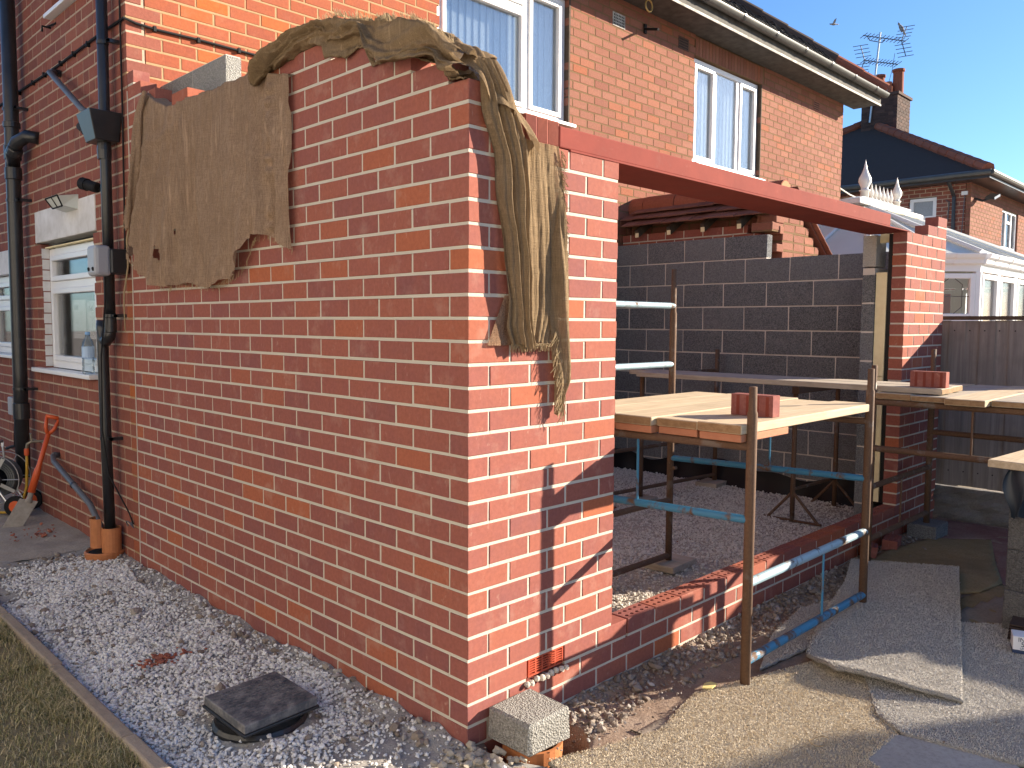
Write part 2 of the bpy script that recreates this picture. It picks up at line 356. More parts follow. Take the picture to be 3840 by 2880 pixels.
# ------------------------------------------------------------------ brick machinery
CH = .087; JT = .0128
def brick_bm(L, H, D, bev, jit, seed, holes=False):
    rs = random.Random(seed); bm = bmesh.new()
    bmesh.ops.create_cube(bm, size=1.)
    for v in bm.verts: v.co = Vector((v.co.x*L, v.co.y*D, v.co.z*H))
    if bev: bmesh.ops.bevel(bm, geom=list(bm.edges), offset=bev, segments=1, affect='EDGES', profile=.5)
    for v in bm.verts: v.co += Vector((rs.uniform(-1,1), rs.uniform(-1,1), rs.uniform(-1,1)))*jit
    if holes:
        top = max(bm.faces, key=lambda f: f.calc_center_median().z); zt = H/2
        ring = [v for v in top.verts]
        for v in ring: v.co.z = zt
        edges = list(top.edges); bmesh.ops.delete(bm, geom=[top], context='FACES_ONLY')
        bots = []
        for i in range(5):
            for j in (-1, 1):
                c = Vector((-.08+.04*i, j*.021, zt)); n = 10
                t = [bm.verts.new(c+Vector((.0125*math.cos(2*math.pi*k/n), .0105*math.sin(2*math.pi*k/n), 0))) for k in range(n)]
                b = [bm.verts.new(v.co-Vector((0,0,.06))) for v in t]
                edges += [bm.edges.new((t[k], t[(k+1)%n])) for k in range(n)]
                for k in range(n): bm.faces.new((t[k], t[(k+1)%n], b[(k+1)%n], b[k]))
                bm.faces.new(b)
        bmesh.ops.triangle_fill(bm, edges=edges, use_beauty=True, normal=(0,0,1))
        bmesh.ops.recalc_face_normals(bm, faces=bm.faces)
    return bm
_bc = {}
def brick_meshes(mat, H, D, bev, jit, holes=False, nvar=5):
    k = (mat.m.name, round(H,4), round(D,4), bev, jit, holes)
    if k not in _bc:
        L = []
        for s in range(nvar if not holes else 2):
            bm = brick_bm(.215, H, D, bev, jit, s*7+1, holes); me = bpy.data.meshes.new('brick'); bm.to_mesh(me)
            me.materials.append(mat.m)
            bmesh.ops.triangulate(bm, faces=bm.faces); bm.verts.ensure_lookup_table()
            V = np.array([v.co[:] for v in bm.verts]); F = np.array([[v.index for v in f.verts] for f in bm.faces])
            L.append((me, V, F)); bm.free()
        _bc[k] = L
    return _bc[k]
def add_bricks(parent, bricks, mat, bev=.002, jit=.0006, limit=300, key=None, name='brick', seed=0, wob=.0012, twist=.004):
    """bricks: dicts c, L, H, D, ax, holes"""
    rs = random.Random(seed+5)
    if key: bricks = sorted(bricks, key=key)
    VV = []; FF = []; RR = []; k = 0
    for i, b in enumerate(bricks):
        ms = brick_meshes(b.get('mat', mat), b['H'], b['D'], bev, jit, b.get('holes', False))
        me, V, F = ms[rs.randrange(len(ms))]
        wx_, wy_ = (1, .25) if b.get('ax','x') == 'x' else (.25, 1); c = Vector(b['c'])+Vector((rs.uniform(-wob,wob)*wx_, rs.uniform(-wob,wob)*wy_, rs.uniform(-wob,wob)*.8)); sx = b['L']/.215
        rz = (math.pi/2 if b.get('ax','x') == 'y' else 0)+rs.choice((0, math.pi))+rs.uniform(-1,1)*twist+b.get('rz',0)
        if i < limit:
            o = bpy.data.objects.new(name, me); o.location = c; o.rotation_euler = (b.get('rx',0), b.get('ry',0), rz); o.scale = (sx, 1, 1)
            COL.objects.link(o); setpar(o, parent)
        else:
            cs, sn = math.cos(rz), math.sin(rz); W = V.copy(); W[:,0] *= sx
            W = np.stack([W[:,0]*cs-W[:,1]*sn+c.x, W[:,0]*sn+W[:,1]*cs+c.y, W[:,2]+c.z], 1)
            VV.append(W); FF.append(F+k); RR.append(np.full(len(V), rs.random())); k += len(V)
    if VV:
        fastmesh(name+'s', np.concatenate(VV), np.concatenate(FF), mat, parent, np.concatenate(RR), kind='stuff')
def row(u0, u1, start, pitch=.225, gap=.0115, openings=()):
    """brick intervals between u0 and u1, joints at start+k*pitch (brick begins there)"""
    out = []; k = math.floor((u0-start)/pitch)-1
    while start+k*pitch < u1:
        a, b = start+k*pitch, start+(k+1)*pitch-gap; k += 1
        a, b = max(a, u0), min(b, u1); segs = [(a, b)] if b-a > .03 else []
        for o0, o1 in openings:
            ns = []
            for s0, s1 in segs:
                if o1 <= s0 or o0 >= s1: ns.append((s0, s1))
                else:
                    if o0-s0 > .03: ns.append((s0, o0))
                    if s1-o1 > .03: ns.append((o1, s1))
            segs = ns
        out += segs
    return out
def wallrow(B, mb, c, ivs, ax, face, D, inward, H=CH-JT, mort=True, rec=.0026, **kw):
    """append bricks of course c; face = coordinate of outer face, inward=+1/-1 along the other axis"""
    z0 = c*CH; zc = z0+CH/2
    for a, b in ivs:
        u = (a+b)/2; v = face+inward*D/2
        B.append(dict(c=(u, v, zc) if ax == 'x' else (v, u, zc), L=b-a, H=H, D=D, ax=ax, **kw))
    if mort and ivs:
        # merge into continuous runs
        runs = []
        for a, b in sorted(ivs):
            if runs and a-runs[-1][1] < .03: runs[-1][1] = b
            else: runs.append([a, b])
        for a, b in runs:
            f0, f1 = sorted((face+inward*rec, face+inward*(D-rec)))
            a += .003; b -= .003
            if kw.get('holes'):      # perforated course: bed and cross joints only
                mb.box(a, b, f0, f1, z0-JT/2, z0+JT/2+.006)
                for (q0, q1), (q2, q3) in zip(sorted(ivs)[:-1], sorted(ivs)[1:]): mb.box(q1-.004, q2+.004, f0, f1, z0+JT/2+.006, z0+CH-JT/2-.012)
            elif ax == 'x': mb.box(a, b, f0, f1, z0-JT/2, z0+CH-JT/2-.002)
            else: mb.box(f0, f1, a, b, z0-JT/2, z0+CH-JT/2-.002)
def camkey(b): 
    return (Vector(b['c'])-CAM).length
# ================================================================== NEW EXTENSION
# ---- side wall (x = 0 plane)
sw = empty('brick_side_wall', (0,1.6,0), 'new red brick side wall with pale mortar and hessian hung over its top', 'wall')
B = []; mb = MB()
TOP = [(28,0.,3.2475),(29,.1125,3.2475),(30,.3375,3.2475),(31,.5625,3.2475),(32,.9,2.25),(32,2.36,3.2475),(33,2.36,2.60),(33,2.8,3.2475),(34,2.8125,3.2475),(35,3.0375,3.2475),(36,3.15,3.2475)]
for c in range(-2, 28):
    even = c % 2 == 0
    wallrow(B, mb, c, row(0 if even else .1125, 3.2475, 0 if even else .1125), 'y', 0, .1025, 1)
for c, a, b in TOP:
    if c >= 28: wallrow(B, mb, c, row(a, b, 0 if c % 2 == 0 else .1125), 'y', 0, .1025, 1)
B = [b for b in B if not (b['c'][2] > .087*28 and b['L'] < .05)]
add_bricks(sw, B, M['newbrick'], key=camkey, seed=1)
mb.box(.0034,.118,.0034,.118,-.1,2.505)
mb.build('mortar', M['newmortar'], sw)
MB().box(-.002,.012,3.2475,3.2575,0,3.1).build('mortar_fillet', M['newmortar'], sw)
# ---- inner block leaf of the side wall
il = empty('inner_block_wall', (.25,1.6,0), 'grey concrete block inner wall showing above the hessian by the house', 'wall')
B = []; mb = MB()
def blockrow(B, mb, z0, u0, u1, start, ax, face, D, inward, H=.213, **kw):
    for a, b in row(u0, u1, start, .45, .011):
        u = (a+b)/2; v = face+inward*D/2
        B.append(dict(c=(u,v,z0+.225/2) if ax == 'x' else (v,u,z0+.225/2), L=b-a, H=H, D=D, ax=ax, **kw))
    f0, f1 = sorted((face+inward*.005, face+inward*(D-.005)))
    if ax == 'x': mb.box(u0+.004, u1-.004, f0, f1, z0-.006, z0+.219)
    else: mb.box(f0, f1, u0+.004, u1-.004, z0-.006, z0+.219)
for k in range(13): blockrow(B, mb, .025+.225*k, .35 if k < 11 else 2.31, 3.24, 0 if k % 2 else .225, 'y', .203, .1, 1)
blockrow(B, mb, .025+.225*13, 2.31, 3.24, 2.31, 'y', .203, .1, 1, H=.205)
add_bricks(il, B, M['blocklight'], bev=.003, jit=.0015, limit=300, name='block', seed=2)
mb.build('mortar', M['blockmortar'], il)
MB().box(.125,.2,1.55,2.33,2.2,2.94).build('insulation_board', M['upvc'], il, bevel=.003)
# ---- front wall: corner pier, plinth, right pier (y = 0 plane)
fwl = empty('brick_front_wall', (.45,.05,0), 'new red brick front wall with corner pier, low plinth and right hand pier', 'wall')
B = []; mb = MB()
for c in range(-2, 3):
    even = c % 2 == 0
    ivs = row(.1125 if even else 0, 5.31, .1125 if even else 0)
    if c == 2:
        ivs = [i for i in ivs if not (.33 < i[0] < .35)]
        wallrow(B, mb, c, [i for i in ivs if i[1] < 1.003 or i[0] > 4.3], 'x', 0, .1025, 1)
        wallrow(B, mb, c, [i for i in ivs if not (i[1] < 1.003 or i[0] > 4.3)], 'x', 0, .1025, 1, holes=True)
        mb.box(.33,.56,.03,.1,.168,.255)
    else: wallrow(B, mb, c, ivs, 'x', 0, .1025, 1)
for c in range(3, 29):
    even = c % 2 == 0
    e1 = .89 if c <= 26 else (.2925 if c == 27 else .215)
    wallrow(B, mb, c, row(.1125 if even else 0, e1, .1125 if even else 0), 'x', 0, .1025, 1)
    if c <= 26: wallrow(B, mb, c, row(4.42, 5.31, 4.42 if not even else 4.5325), 'x', 0, .1025, 1)
wallrow(B, mb, 27, row(4.87, 5.31, 4.87), 'x', 0, .1025, 1)
wallrow(B, mb, 28, [(5.0975,5.31)], 'x', 0, .1025, 1)
for bb in B:
    if abs(bb['L']-.215) > .03: bb['holes'] = False
add_bricks(fwl, B, M['newbrick'], key=camkey, seed=3)
mb.build('mortar', M['newmortar'], fwl)
# airbrick
ab = MB(); ab.box(.3375,.5525,.028,.1,.18,.255)
ab.box(.3375,.5525,.002,.03,.18,.187); ab.box(.3375,.5525,.002,.03,.248,.255); ab.box(.3375,.344,.002,.03,.187,.248); ab.box(.546,.5525,.002,.03,.187,.248)
for i in range(1, 6): ab.box(.344,.546,.003,.03,.187+i*.0102-.0022,.187+i*.0102+.0022)
for i in range(1, 5): ab.box(.344+i*.0405-.004,.344+i*.0405+.004,.0045,.03,.187,.248)
ab.build('air_brick', plain('terracotta_plastic', (.40,.07,.035), .5, .4), fwl, label='terracotta louvred air brick')
# mortar squeezed under the airbrick
V = MB(); rs = random.Random(3)
for i in range(9):
    x = .32+i*.03; V.lathe([(.001,-.012),(.011+rs.random()*.006,-.006),(.013,.004),(.004,.012)], (x, -.006-rs.random()*.006, .163+rs.uniform(-.006,.004)), 7, (rs.uniform(-.6,.6),-.4,1))
V.build('mortar_squeeze', M['newmortar'], fwl)
# ---- right-hand side wall: inner blocks, cavity, outer bricks
WX = 5.05
bw = empty('block_side_wall', (WX,1.6,0), 'dark grey concrete block wall with pale joints inside the extension', 'wall')
B = []; mb = MB()
for k in range(11):
    z0 = .01+.225*k; j = .785 if k % 2 else .56
    if k < 10: blockrow(B, mb, z0, .33, 3.25, (.785 if k % 2 == 1 else .56), 'y', WX, .1, 1)
    else: blockrow(B, mb, z0, 1.46, 3.25, .56, 'y', WX, .1, 1)
# return leaf beside the pier
for k in range(9): blockrow(B, mb, .01+.225*k, 4.42, WX, 4.42, 'x', .224, .1, 1)
B.append(dict(c=(4.52,.274,2.21), L=.2, H=.24, D=.1, ax='x', mat=M['padstone'])); mb.box(4.425,5.04,.23,.32,2.03,2.08)
add_bricks(bw, B, M['block'], bev=.003, jit=.0015, limit=300, name='block', seed=4)
mb.build('mortar', M['blockmortar'], bw)
MB().box(4.43,4.9,.14,.222,.262,1.24).box(4.432,4.9,.14,.222,1.243,2.045).build('insulation_board', M['insul'], bw, bevel=.003, label='cream insulation board in the cavity')
MB().box(4.435,4.9,.106,.136,.26,2.335).build('cavity_closer', M['blacksheet'], bw)
MB().obox((4.5,.18,2.33),(.01,0,0),(0,.09,0),(0,0,.11)).build('board_offcut', M['insul'], bw)
ow = empty('outer_brick_wall', (5.25,1.6,0), 'red brick outer leaf rising just above the block wall', 'wall')
B = []; mb = MB()
for c in range(0, 30):
    e0 = .115 if c < 26 else 1.62
    if c >= 29: e0 = 1.75
    wallrow(B, mb, c, row(e0, 3.25, 0 if c % 2 else .1125), 'y', 5.31, .1025, -1)
add_bricks(ow, B, M['newbrick'], key=lambda b: (-b['c'][2], camkey(b)), limit=40, seed=5)
mb.build('mortar', M['newmortar'], ow)
# wavy black damp sheet at foot of the block wall
n = 70; P = np.zeros((n, 9, 3))
for i in range(n):
    y = .34+i*2.9/(n-1)
    for j in range(9):
        t = j/8; P[i,j] = (WX-.012-.09*t**2-.03*abs(math.sin(y*5.3+1.2*math.sin(y*2.3)))*(.3+t)-.015*math.sin(y*17)*t, y, .27+.035*math.sin(y*4.1)+.02*math.sin(y*11)-(.26+.02*math.sin(y*7))*t)
MB().grid(P).build('damp_proof_sheet', M['blacksheet'], None, smooth=True, label='crumpled black plastic sheet along foot of block wall', cat='sheet')
# ---- red oxide steel lintel
st = empty('steel_lintel', (2.4,.1,2.34), 'red oxide painted steel lintel spanning the wide opening', 'lintel')
MB().box(.56,4.47,-.004,.30,2.340,2.349).build('bottom_plate', M['redox'], st, bevel=.002)
MB().box(.50,4.09,.004,.11,2.3495,2.437).build('box_beam', M['redox'], st, bevel=.006)
# bricks and block packed at beam ends
lb = M['newbrick']
bb = empty('brick_packing', (.4,.05,2.36), 'grooved red bricks packed beside the left end of the steel lintel', 'bricks')
for i, x in enumerate((.300,.368,.436)):
    mbb = MB(); mbb.box(x, x+.0655, .004+.003*i, .1, 2.3495, 2.4505)
    for k in range(10): mbb.box(x+.003+k*.006, x+.0055+k*.006, .0018+.003*i, .0045+.003*i, 2.3535, 2.4465)
    o = mbb.build('brick', M['newbrick'], bb)
MB().box(4.2,4.42,.15,.25,2.3495,2.45).build('concrete_block', M['block'], None, bevel=.004, label='small dark block sitting on the steel lintel plate by right pier', cat='block')
# ================================================================== HOUSE (x 0..10.84)
HY = 3.2575; HX = 10.84
hs = empty('brick_house', (5,HY,0), 'old two storey red brick house behind the new extension', 'house')
W1 = (2.60,4.28,3.64,4.87); W2 = (6.585,8.215,3.60,4.855)
def seen_rear(b):
    x, y, z = b['c']
    if z < 2.45 and x < 5: return 100+camkey(b)
    if z < 2.9 and 5 < x: return 50+camkey(b)
    if z > 5.2: return 60+camkey(b)
    return camkey(b) if x < 11 else 80
BL = []; BR = []; ml = MB(); mr = MB()
for c in range(0, 60):
    z = c*CH+CH/2; op = []
    if W1[2]-.02 < z < W1[3]: op.append(W1[:2])
    if W2[2]-.02 < z < W2[3]: op.append(W2[:2])
    if 4.86 < z < 5.1: op.append((6.585,8.29))
    iv = row(0, HX, 0 if c % 2 else -.1125, .235, .012, op)
    if c == 59: iv = row(0, HX, 0, .235, .012)
    iv = [(max(a, .1145), b) for a, b in iv if b > .15] if c % 2 == 0 else iv
    wallrow(BL, ml, c, [i for i in iv if i[1] <= 4.30], 'x', HY, .1025, 1, rec=.0026)
    wallrow(BR, mr, c, [i for i in iv if i[1] > 4.30], 'x', HY, .1025, 1, rec=.0026)
for b_ in BL:
    if b_['c'][0]-b_['L']/2 < .01: b_['mat'] = M['sidebrick']
add_bricks(hs, BL, M['oldbrick'], bev=.003, jit=.0003, twist=.0012, key=seen_rear, limit=110, seed=6, wob=.002)
add_bricks(hs, BR, M['oldbrick2'], bev=.003, jit=.0003, twist=.0012, key=seen_rear, limit=60, seed=7, wob=.002)
ml.build('mortar', M['oldmortar'], hs); mr.build('mortar', M['oldmortar2'], hs)
B = []
for i in range(22):
    x = 6.63+i*.0755; B.append(dict(c=(x,HY+.052,4.975), L=.215, H=.066, D=.1025, ax='x', ry=math.pi/2))
add_bricks(hs, B, M['oldbrick2'], bev=.004, jit=.0012, limit=60, seed=8, name='soldier_brick')
MB().box(6.59,8.285,HY+.004,HY+.1,4.862,5.09).build('mortar', M['oldmortar2'], hs)
# inner core of rear wall (keeps light out), with openings
core = MB()
for x0, x1, z0, z1 in ((.25,2.60,0,5.2),(4.28,6.585,0,5.2),(8.215,HX,0,5.2),(2.60,4.28,0,3.62),(2.60,4.28,4.87,5.2),(6.585,8.215,0,3.58),(6.585,8.215,4.87,5.2)):
    core.box(x0, x1, HY+.104, HY+.25, z0, z1)
core.build('inner_leaf', M['roomlight'], hs)
# side wall x=0, y HY..9
OPS = ((3.97,5.20,1.22,2.27),(5.93,7.05,1.30,2.06),(3.95,4.72,3.93,5.0))
B = []; ms = MB()
for c in range(-2, 60):
    z = c*CH+CH/2; op = [(o[0], o[1]) for o in OPS if o[2] < z < o[3]]
    if 2.27 < z < 2.53: op.append((3.9,5.335))
    if 2.05 < z < 2.28: op.append((5.70,7.2))
    iv = row(HY+.1145 if c % 2 else HY, 9., HY+.1145 if c % 2 else HY, .235, .012, op)
    # side wall shows a mix of headers and stretchers
    iv2 = []
    for i, (a, b) in enumerate(iv):
        if b-a > .2 and (i*7+c*3) % 5 == 0: iv2 += [(a, (a+b)/2-.006), ((a+b)/2+.006, b)]
        else: iv2.append((a, b))
    wallrow(B, ms, c, iv2, 'y', 0, .1025, 1, rec=.003)
def seen_side(b):
    x, y, z = b['c']; return camkey(b)+(0 if y < 6.6 and z < 4.2 and z > 0 else 100)
add_bricks(hs, B, M['sidebrick'], bev=.0035, jit=.0005, twist=.002, key=seen_side, limit=130, seed=9, wob=.002)
ms.box(.0048,.12,HY+.0048,HY+.12,-.1,5.15)
ms.build('mortar', M['sidemortar'], hs)
core = MB()
for y0, y1, z0, z1 in ((HY+.1,3.97,0,5.2),(3.97,5.2,0,1.2),(3.97,5.2,2.28,3.92),(4.74,5.2,3.92,5.2),(5.2,5.93,0,5.2),(5.93,7.05,0,1.29),(5.93,7.05,2.07,5.2),(7.05,9,0,5.2)):
    core.box(.104,.25,y0,y1,z0,z1)
core.build('inner_leaf', M['roomlight'], hs)
MB().box(HX-.25,HX,HY+.26,9,0,5.2).box(.26,HX-.26,8.9,9,0,5.2).box(.26,HX-.26,HY+.26,8.9,2.6,2.7).box(.26,HX-.26,HY+.26,8.9,5.15,5.2).box(.26,HX-.26,5.6,5.7,2.71,5.14).box(2.2,2.3,HY+.26,8.8,0,2.59).build('inner_structure', M['roomlight'], hs)
# roof
rf = MB()
def slope(mb, x0, x1, y0, z0, y1, z1, th=.06): mb.prism([(x0,y0,z0),(x1,y0,z0),(x1-2.2,y1,z1),(x0+2.2,y1,z1)], (0,0,-th))
rf.prism([(-.42,2.80,5.285),(HX+.42,2.80,5.285),(HX-2.6,6.4,8.1),(2.6,6.4,8.1)], (0,0,-.05))
rf.prism([(HX+.42,2.80,5.285),(HX+.42,9.9,5.285),(HX-2.6,6.4,8.1)], (0,0,-.05))
rf.prism([(-.42,9.9,5.285),(-.42,2.80,5.285),(2.6,6.4,8.1)], (0,0,-.05))
roof = rf.build('roof', M['slate'], hs)
t = MB()
for k in range(26):
    f = k/26.; y = 2.80+3.6*f; z = 5.285+2.815*f; x0 = -.42+3.02*f; x1 = HX+.42-3.02*f
    t.obox(((x0+x1)/2, y+.07, z+.062), (x1-x0,0,0), (0,.155,.116), (0,-.006,.01))
t.build('tile_course', M['slate'], roof)
t = MB()
for k in range(12):
    f0 = k/12.; a = Vector((HX+.44-3.02*f0, 2.80+3.6*f0, 5.31+2.815*f0)); d = Vector((-3.02,3.6,2.815))/12
    MB().tube([a, a+d*1.04], [.115,.10], 12).build('hip_tile', M['ridgetile'] if k < 2 else M['slate'], roof)
t = MB(); rs = random.Random(5)
for k in range(60):   # roll of old netting on the roof edge
    x = 5.2+k*.075; t.tube([(x, 2.86, 5.36), (x+.03, 2.98+rs.uniform(-.02,.02), 5.50+rs.uniform(-.02,.03)), (x+.06, 3.12, 5.58+rs.uniform(-.03,.03))], .007, 5)
for q in range(9): t.tube([(5.1+i*.3, 2.86+q*.03, 5.36+q*.026+.01*math.sin(i*1.7+q)) for i in range(16)], .006, 5)
t.build('roof_netting', M['rubber'], roof)
MB().box(-.40,HX+.40,2.875,HY+.006,5.098,5.115).build('soffit', M['soffit'], hs)
MB().box(-.42,HX+.42,2.85,2.876,5.075,5.27).build('fascia', M['soffit'], hs)
MB().box(2.5,HX+.42,2.842,2.849,5.076,5.104).build('fascia_edge', M['flakewhite'], hs)
P = []
for i in range(2):
    x = (-.42, HX+.46)[i]; P.append([(x, 2.795+.062*math.cos(a), 5.262+.062*math.sin(a)) for a in np.linspace(math.pi, 2*math.pi, 12)]+[(x, 2.795+.056*math.cos(a), 5.262+.056*math.sin(a)) for a in np.linspace(2*math.pi, math.pi, 12)])
gt = MB(); gt.grid(np.array(P)); gt.prism([(HX+.46, 2.795+.062*math.cos(a), 5.262+.062*math.sin(a)) for a in np.linspace(math.pi, 2*math.pi, 12)], (.006,0,0))
gut = gt.build('gutter', M['gutter'], hs, smooth=True)
for k in range(13):
    x = 1.2+k*.80; q = MB(); q.grid(np.array([[(xx, 2.795+.068*math.cos(a), 5.262+.068*math.sin(a)) for a in np.linspace(math.pi*.98, 2.02*math.pi, 12)] for xx in (x, x+.045)])); q.build('gutter_bracket', M['blackpvc'], gut)
# rear wall fittings
def airgrid(x, z, mat, w=.215, h=.14):
    q = MB(); q.box(x, x+w, HY-.004, HY+.02, z, z+h); o = q.build('air_vent', mat, hs)
    d = MB()
    for i in range(7):
        for j in range(4): d.box(x+.018+i*.027, x+.032+i*.027, HY-.006, HY-.0042, z+.016+j*.03, z+.032+j*.03)
    d.build('vent_hole', M['rubber'], o)
airgrid(4.98, 4.80, M['flakewhite']); airgrid(6.22, 4.86, M['chimbrick']); airgrid(9.78, 4.82, M['oldbrick2'])
q = MB(); q.tube([(5.55,HY,4.90),(5.50,HY-.22,4.83)], .014, 8); q.box(5.53,5.57,HY-.02,HY,4.85,4.95)
q.build('iron_bracket', M['rubber'], hs)
q = MB(); q.tube([(5.32+.06*math.cos(a), HY-.22, 5.03+.06*math.sin(a)) for a in np.linspace(0,6.28,22)], .009, 6); q.build('brass_hoop', plain('aged_brass',(.45,.33,.13),.5,.4,.6), hs)
# ---- windows in the rear wall
def rear_window(x0, x1, z0, z1, splits, label_, transoms=()):
    y = HY+.055; f = MB(); fw_ = .062
    f.box(x0+.0,x0+fw_,y,y+.07,z0,z1); f.box(x1-fw_,x1,y,y+.07,z0,z1); f.box(x0+fw_,x1-fw_,y,y+.07,z1-fw_,z1); f.box(x0+fw_,x1-fw_,y,y+.07,z0,z0+fw_)
    for s in splits: f.box(s-.035,s+.035,y+.002,y+.07,z0+fw_,z1-fw_)
    o = f.build('window', M['upvc'], hs, bevel=.006, label=label_)
    MB().box(x0-.03,x1+.05,HY-.07,HY+.055,z0-.035,z0-.001).build('sill', M['upvc'], o, bevel=.006)
    xs = [x0+fw_]+[v for s in splits for v in (s-.035, s+.035)]+[x1-fw_]
    for i in range(0, len(xs), 2):
        a, b = xs[i], xs[i+1]
        zs = [z0+fw_]+[v for s, k in transoms if k == i//2 for v in (s-.03, s+.03)]+[z1-fw_]
        for s, k in transoms:
            if k == i//2: MB().box(a, b, y+.001, y+.07, s-.03, s+.03).build('transom', M['upvc'], o, bevel=.006)
        for j in range(0, len(zs), 2):
            c, d = zs[j], zs[j+1]; sa = MB(); w_ = .045
            if not ((x1-x0) > 1 and i == 2 and len(splits) == 2 and x0 > 5):
                sa.box(a,a+w_,y-.018,y+.05,c,d); sa.box(b-w_,b,y-.018,y+.05,c,d); sa.box(a+w_,b-w_,y-.018,y+.05,c,c+w_); sa.box(a+w_,b-w_,y-.018,y+.05,d-w_,d)
                sa.build('sash', M['upvc'], o, bevel=.008); e = w_
            else: e = .005
            MB().box(a+e, b-e, y+.02, y+.026, c+e, d-e).build('pane', M['glass'], o)
    n = int((x1-x0)/.088); bl = MB()
    for k in range(n):
        xx = x0+.05+k*.088; bl.obox((xx+.04,HY+.21,(z0+z1)/2), (.086,.018,0), (-.0002,.001,0), (0,0,z1-z0-.06))
    bl.build('vertical_blind', M['slatblind'], o)
    return o
rear_window(*W1, (3.72,), 'white window with pale blue vertical blinds and one opening light above', [(4.62,0)])
rear_window(*W2, (7.14,7.70), 'white three light window with vertical blinds')
MB().box(W1[1],W1[1]+.02,HY-.003,HY+.06,W1[2],W1[3]).build('dark_sealant', M['darkwood'], hs); MB().box(W2[1],W2[1]+.016,HY-.003,HY+.06,W2[2],W2[3]).build('dark_sealant', M['darkwood'], hs)
# ---- side windows
def side_window(y0, y1, z0, z1, zt, xf, nm, lintel=None, sill=None, reveal=None):
    f = MB(); a = .06
    f.box(xf,xf+.07,y0,y0+a,z0,z1); f.box(xf,xf+.07,y1-a,y1,z0,z1); f.box(xf,xf+.07,y0+a,y1-a,z1-a,z1); f.box(xf,xf+.07,y0+a,y1-a,z0,z0+a); f.box(xf+.001,xf+.07,y0+a,y1-a,zt-.03,zt+.03)
    o = f.build('window', M['upvc'], hs, bevel=.006, label=nm)
    for c, d in ((z0+a, zt-.03), (zt+.03, z1-a)):
        s = MB(); w_ = .042; e, g_ = y0+a, y1-a
        s.box(xf-.016,xf+.05,e,e+w_,c,d); s.box(xf-.016,xf+.05,g_-w_,g_,c,d); s.box(xf-.016,xf+.05,e+w_,g_-w_,c,c+w_); s.box(xf-.016,xf+.05,e+w_,g_-w_,d-w_,d)
        s.build('sash', M['upvc'], o, bevel=.006)
        MB().box(xf+.02,xf+.026,e+w_*.8,g_-w_*.8,c+w_*.8,d-w_*.8).build('pane', M['glass'], o)
    if lintel: MB().box(-.006,.12,*lintel).build('lintel', M['whitepaint'], hs, bevel=.006, label='flaking white painted window lintel')
    if sill: MB().box(-.055,.06,*sill).build('sill', M['upvc'], o, bevel=.005)
    return o
win = side_window(4.0,5.195,1.255,2.22,1.925,.056,'small white kitchen window with papers behind the glass', (3.905,5.335,2.272,2.525), (3.98,5.40,1.215,1.25))
side_window(5.95,7.03,1.33,2.05,1.8,.056,'white window mostly hidden by the soil pipe', (5.70,7.2,2.055,2.27), (5.85,7.2,1.30,1.33))
side_window(3.98,4.70,3.96,4.95,4.6,.06,'upper side window with white sill', None, (3.90,4.74,3.915,3.945))
t = MB(); rs = random.Random(9)
for k in range(11): z = 1.26+k*.088; t.box(.0015+rs.uniform(0,.004), .056, 5.196, 5.206, z+.004, z+.083)
t.build('painted_reveal', M['whitepaint'], hs)
MB().box(.02,.058,4.0,5.17,2.222,2.232).build('head_packer', M['insul'], hs)
# ---- papers and interior behind side window
for (ya, yb, za, zb) in ((4.46,4.76,1.50,1.80),(4.10,4.42,1.50,1.79)):
    p = MB().box(.088,.0892,ya,yb,za,zb).build('paper_sheet', M['paper'], None, label='printed paper sheet taped inside the kitchen window, '+('left one with skyline logo' if ya > 4.4 else 'right one by the downpipe'), cat='paper')
    q = MB(); rs = random.Random(int(ya*100))
    q.box(.0868,.0877,yb-.13,yb-.03,zb-.075,zb-.071)
    for k in range(5): q.box(.0868,.0877,yb-.12+k*.018,yb-.112+k*.018,zb-.07,zb-.07+rs.uniform(.01,.04))
    for c_ in range(2):
        for r_ in range(14): q.box(.0868,.0877,yb-.13-c_*.09,yb-.13-c_*.09+rs.uniform(.03,.07),zb-.1-r_*.0125,zb-.098-r_*.0125)
    q.build('printed_lines', M['ink'], p)
MB().box(.9,.92,3.6,6,1.0,2.5).build('back_wall', M['room'], hs)
# ================================================================== OUTHOUSE with cut roof (neighbour side)
oh = empty('brick_outhouse', (5.6,2.3,0), 'old brick outhouse with cut back tiled roof and exposed rafter ends', 'outhouse')
B = []; mo = MB()
for c in range(20, 33):
    z = c*CH; x1 = min(6.35, 5.42+(3.0-z)*1.15+.12); x0 = 5.33 if c < 29 else (5.12 if c % 2 else 5.22)
    x0 = max(x0, 5.43-(2.90-z)*1.0); x1 = min(x1, 5.43+(2.86-z)*1.35)
    iv = row(x0, x1, x0, .235, .012) if x1-x0 > .1 else []
    wallrow(B, mo, c, iv, 'x', 1.45, .215, 1)
    wallrow(B, mo, c, row(1.68, HY-.01, 1.68 if c % 2 else 1.57, .235, .012), 'y', 5.36, .1025, 1)
add_bricks(oh, [b for b in B if b['c'][2] < 2.86], M['oldbrick2'], bev=.006, jit=.002, limit=70, key=camkey, seed=12, wob=.003)
mo.build('mortar', M['oldmortar2'], oh)
t = MB()
tl = brick_bm(.165, .012, .265, .001, .001, 3); tme = bpy.data.meshes.new('roof_tile'); tl.to_mesh(tme); tl.free(); tme.materials.append(M['rooftile'].m)
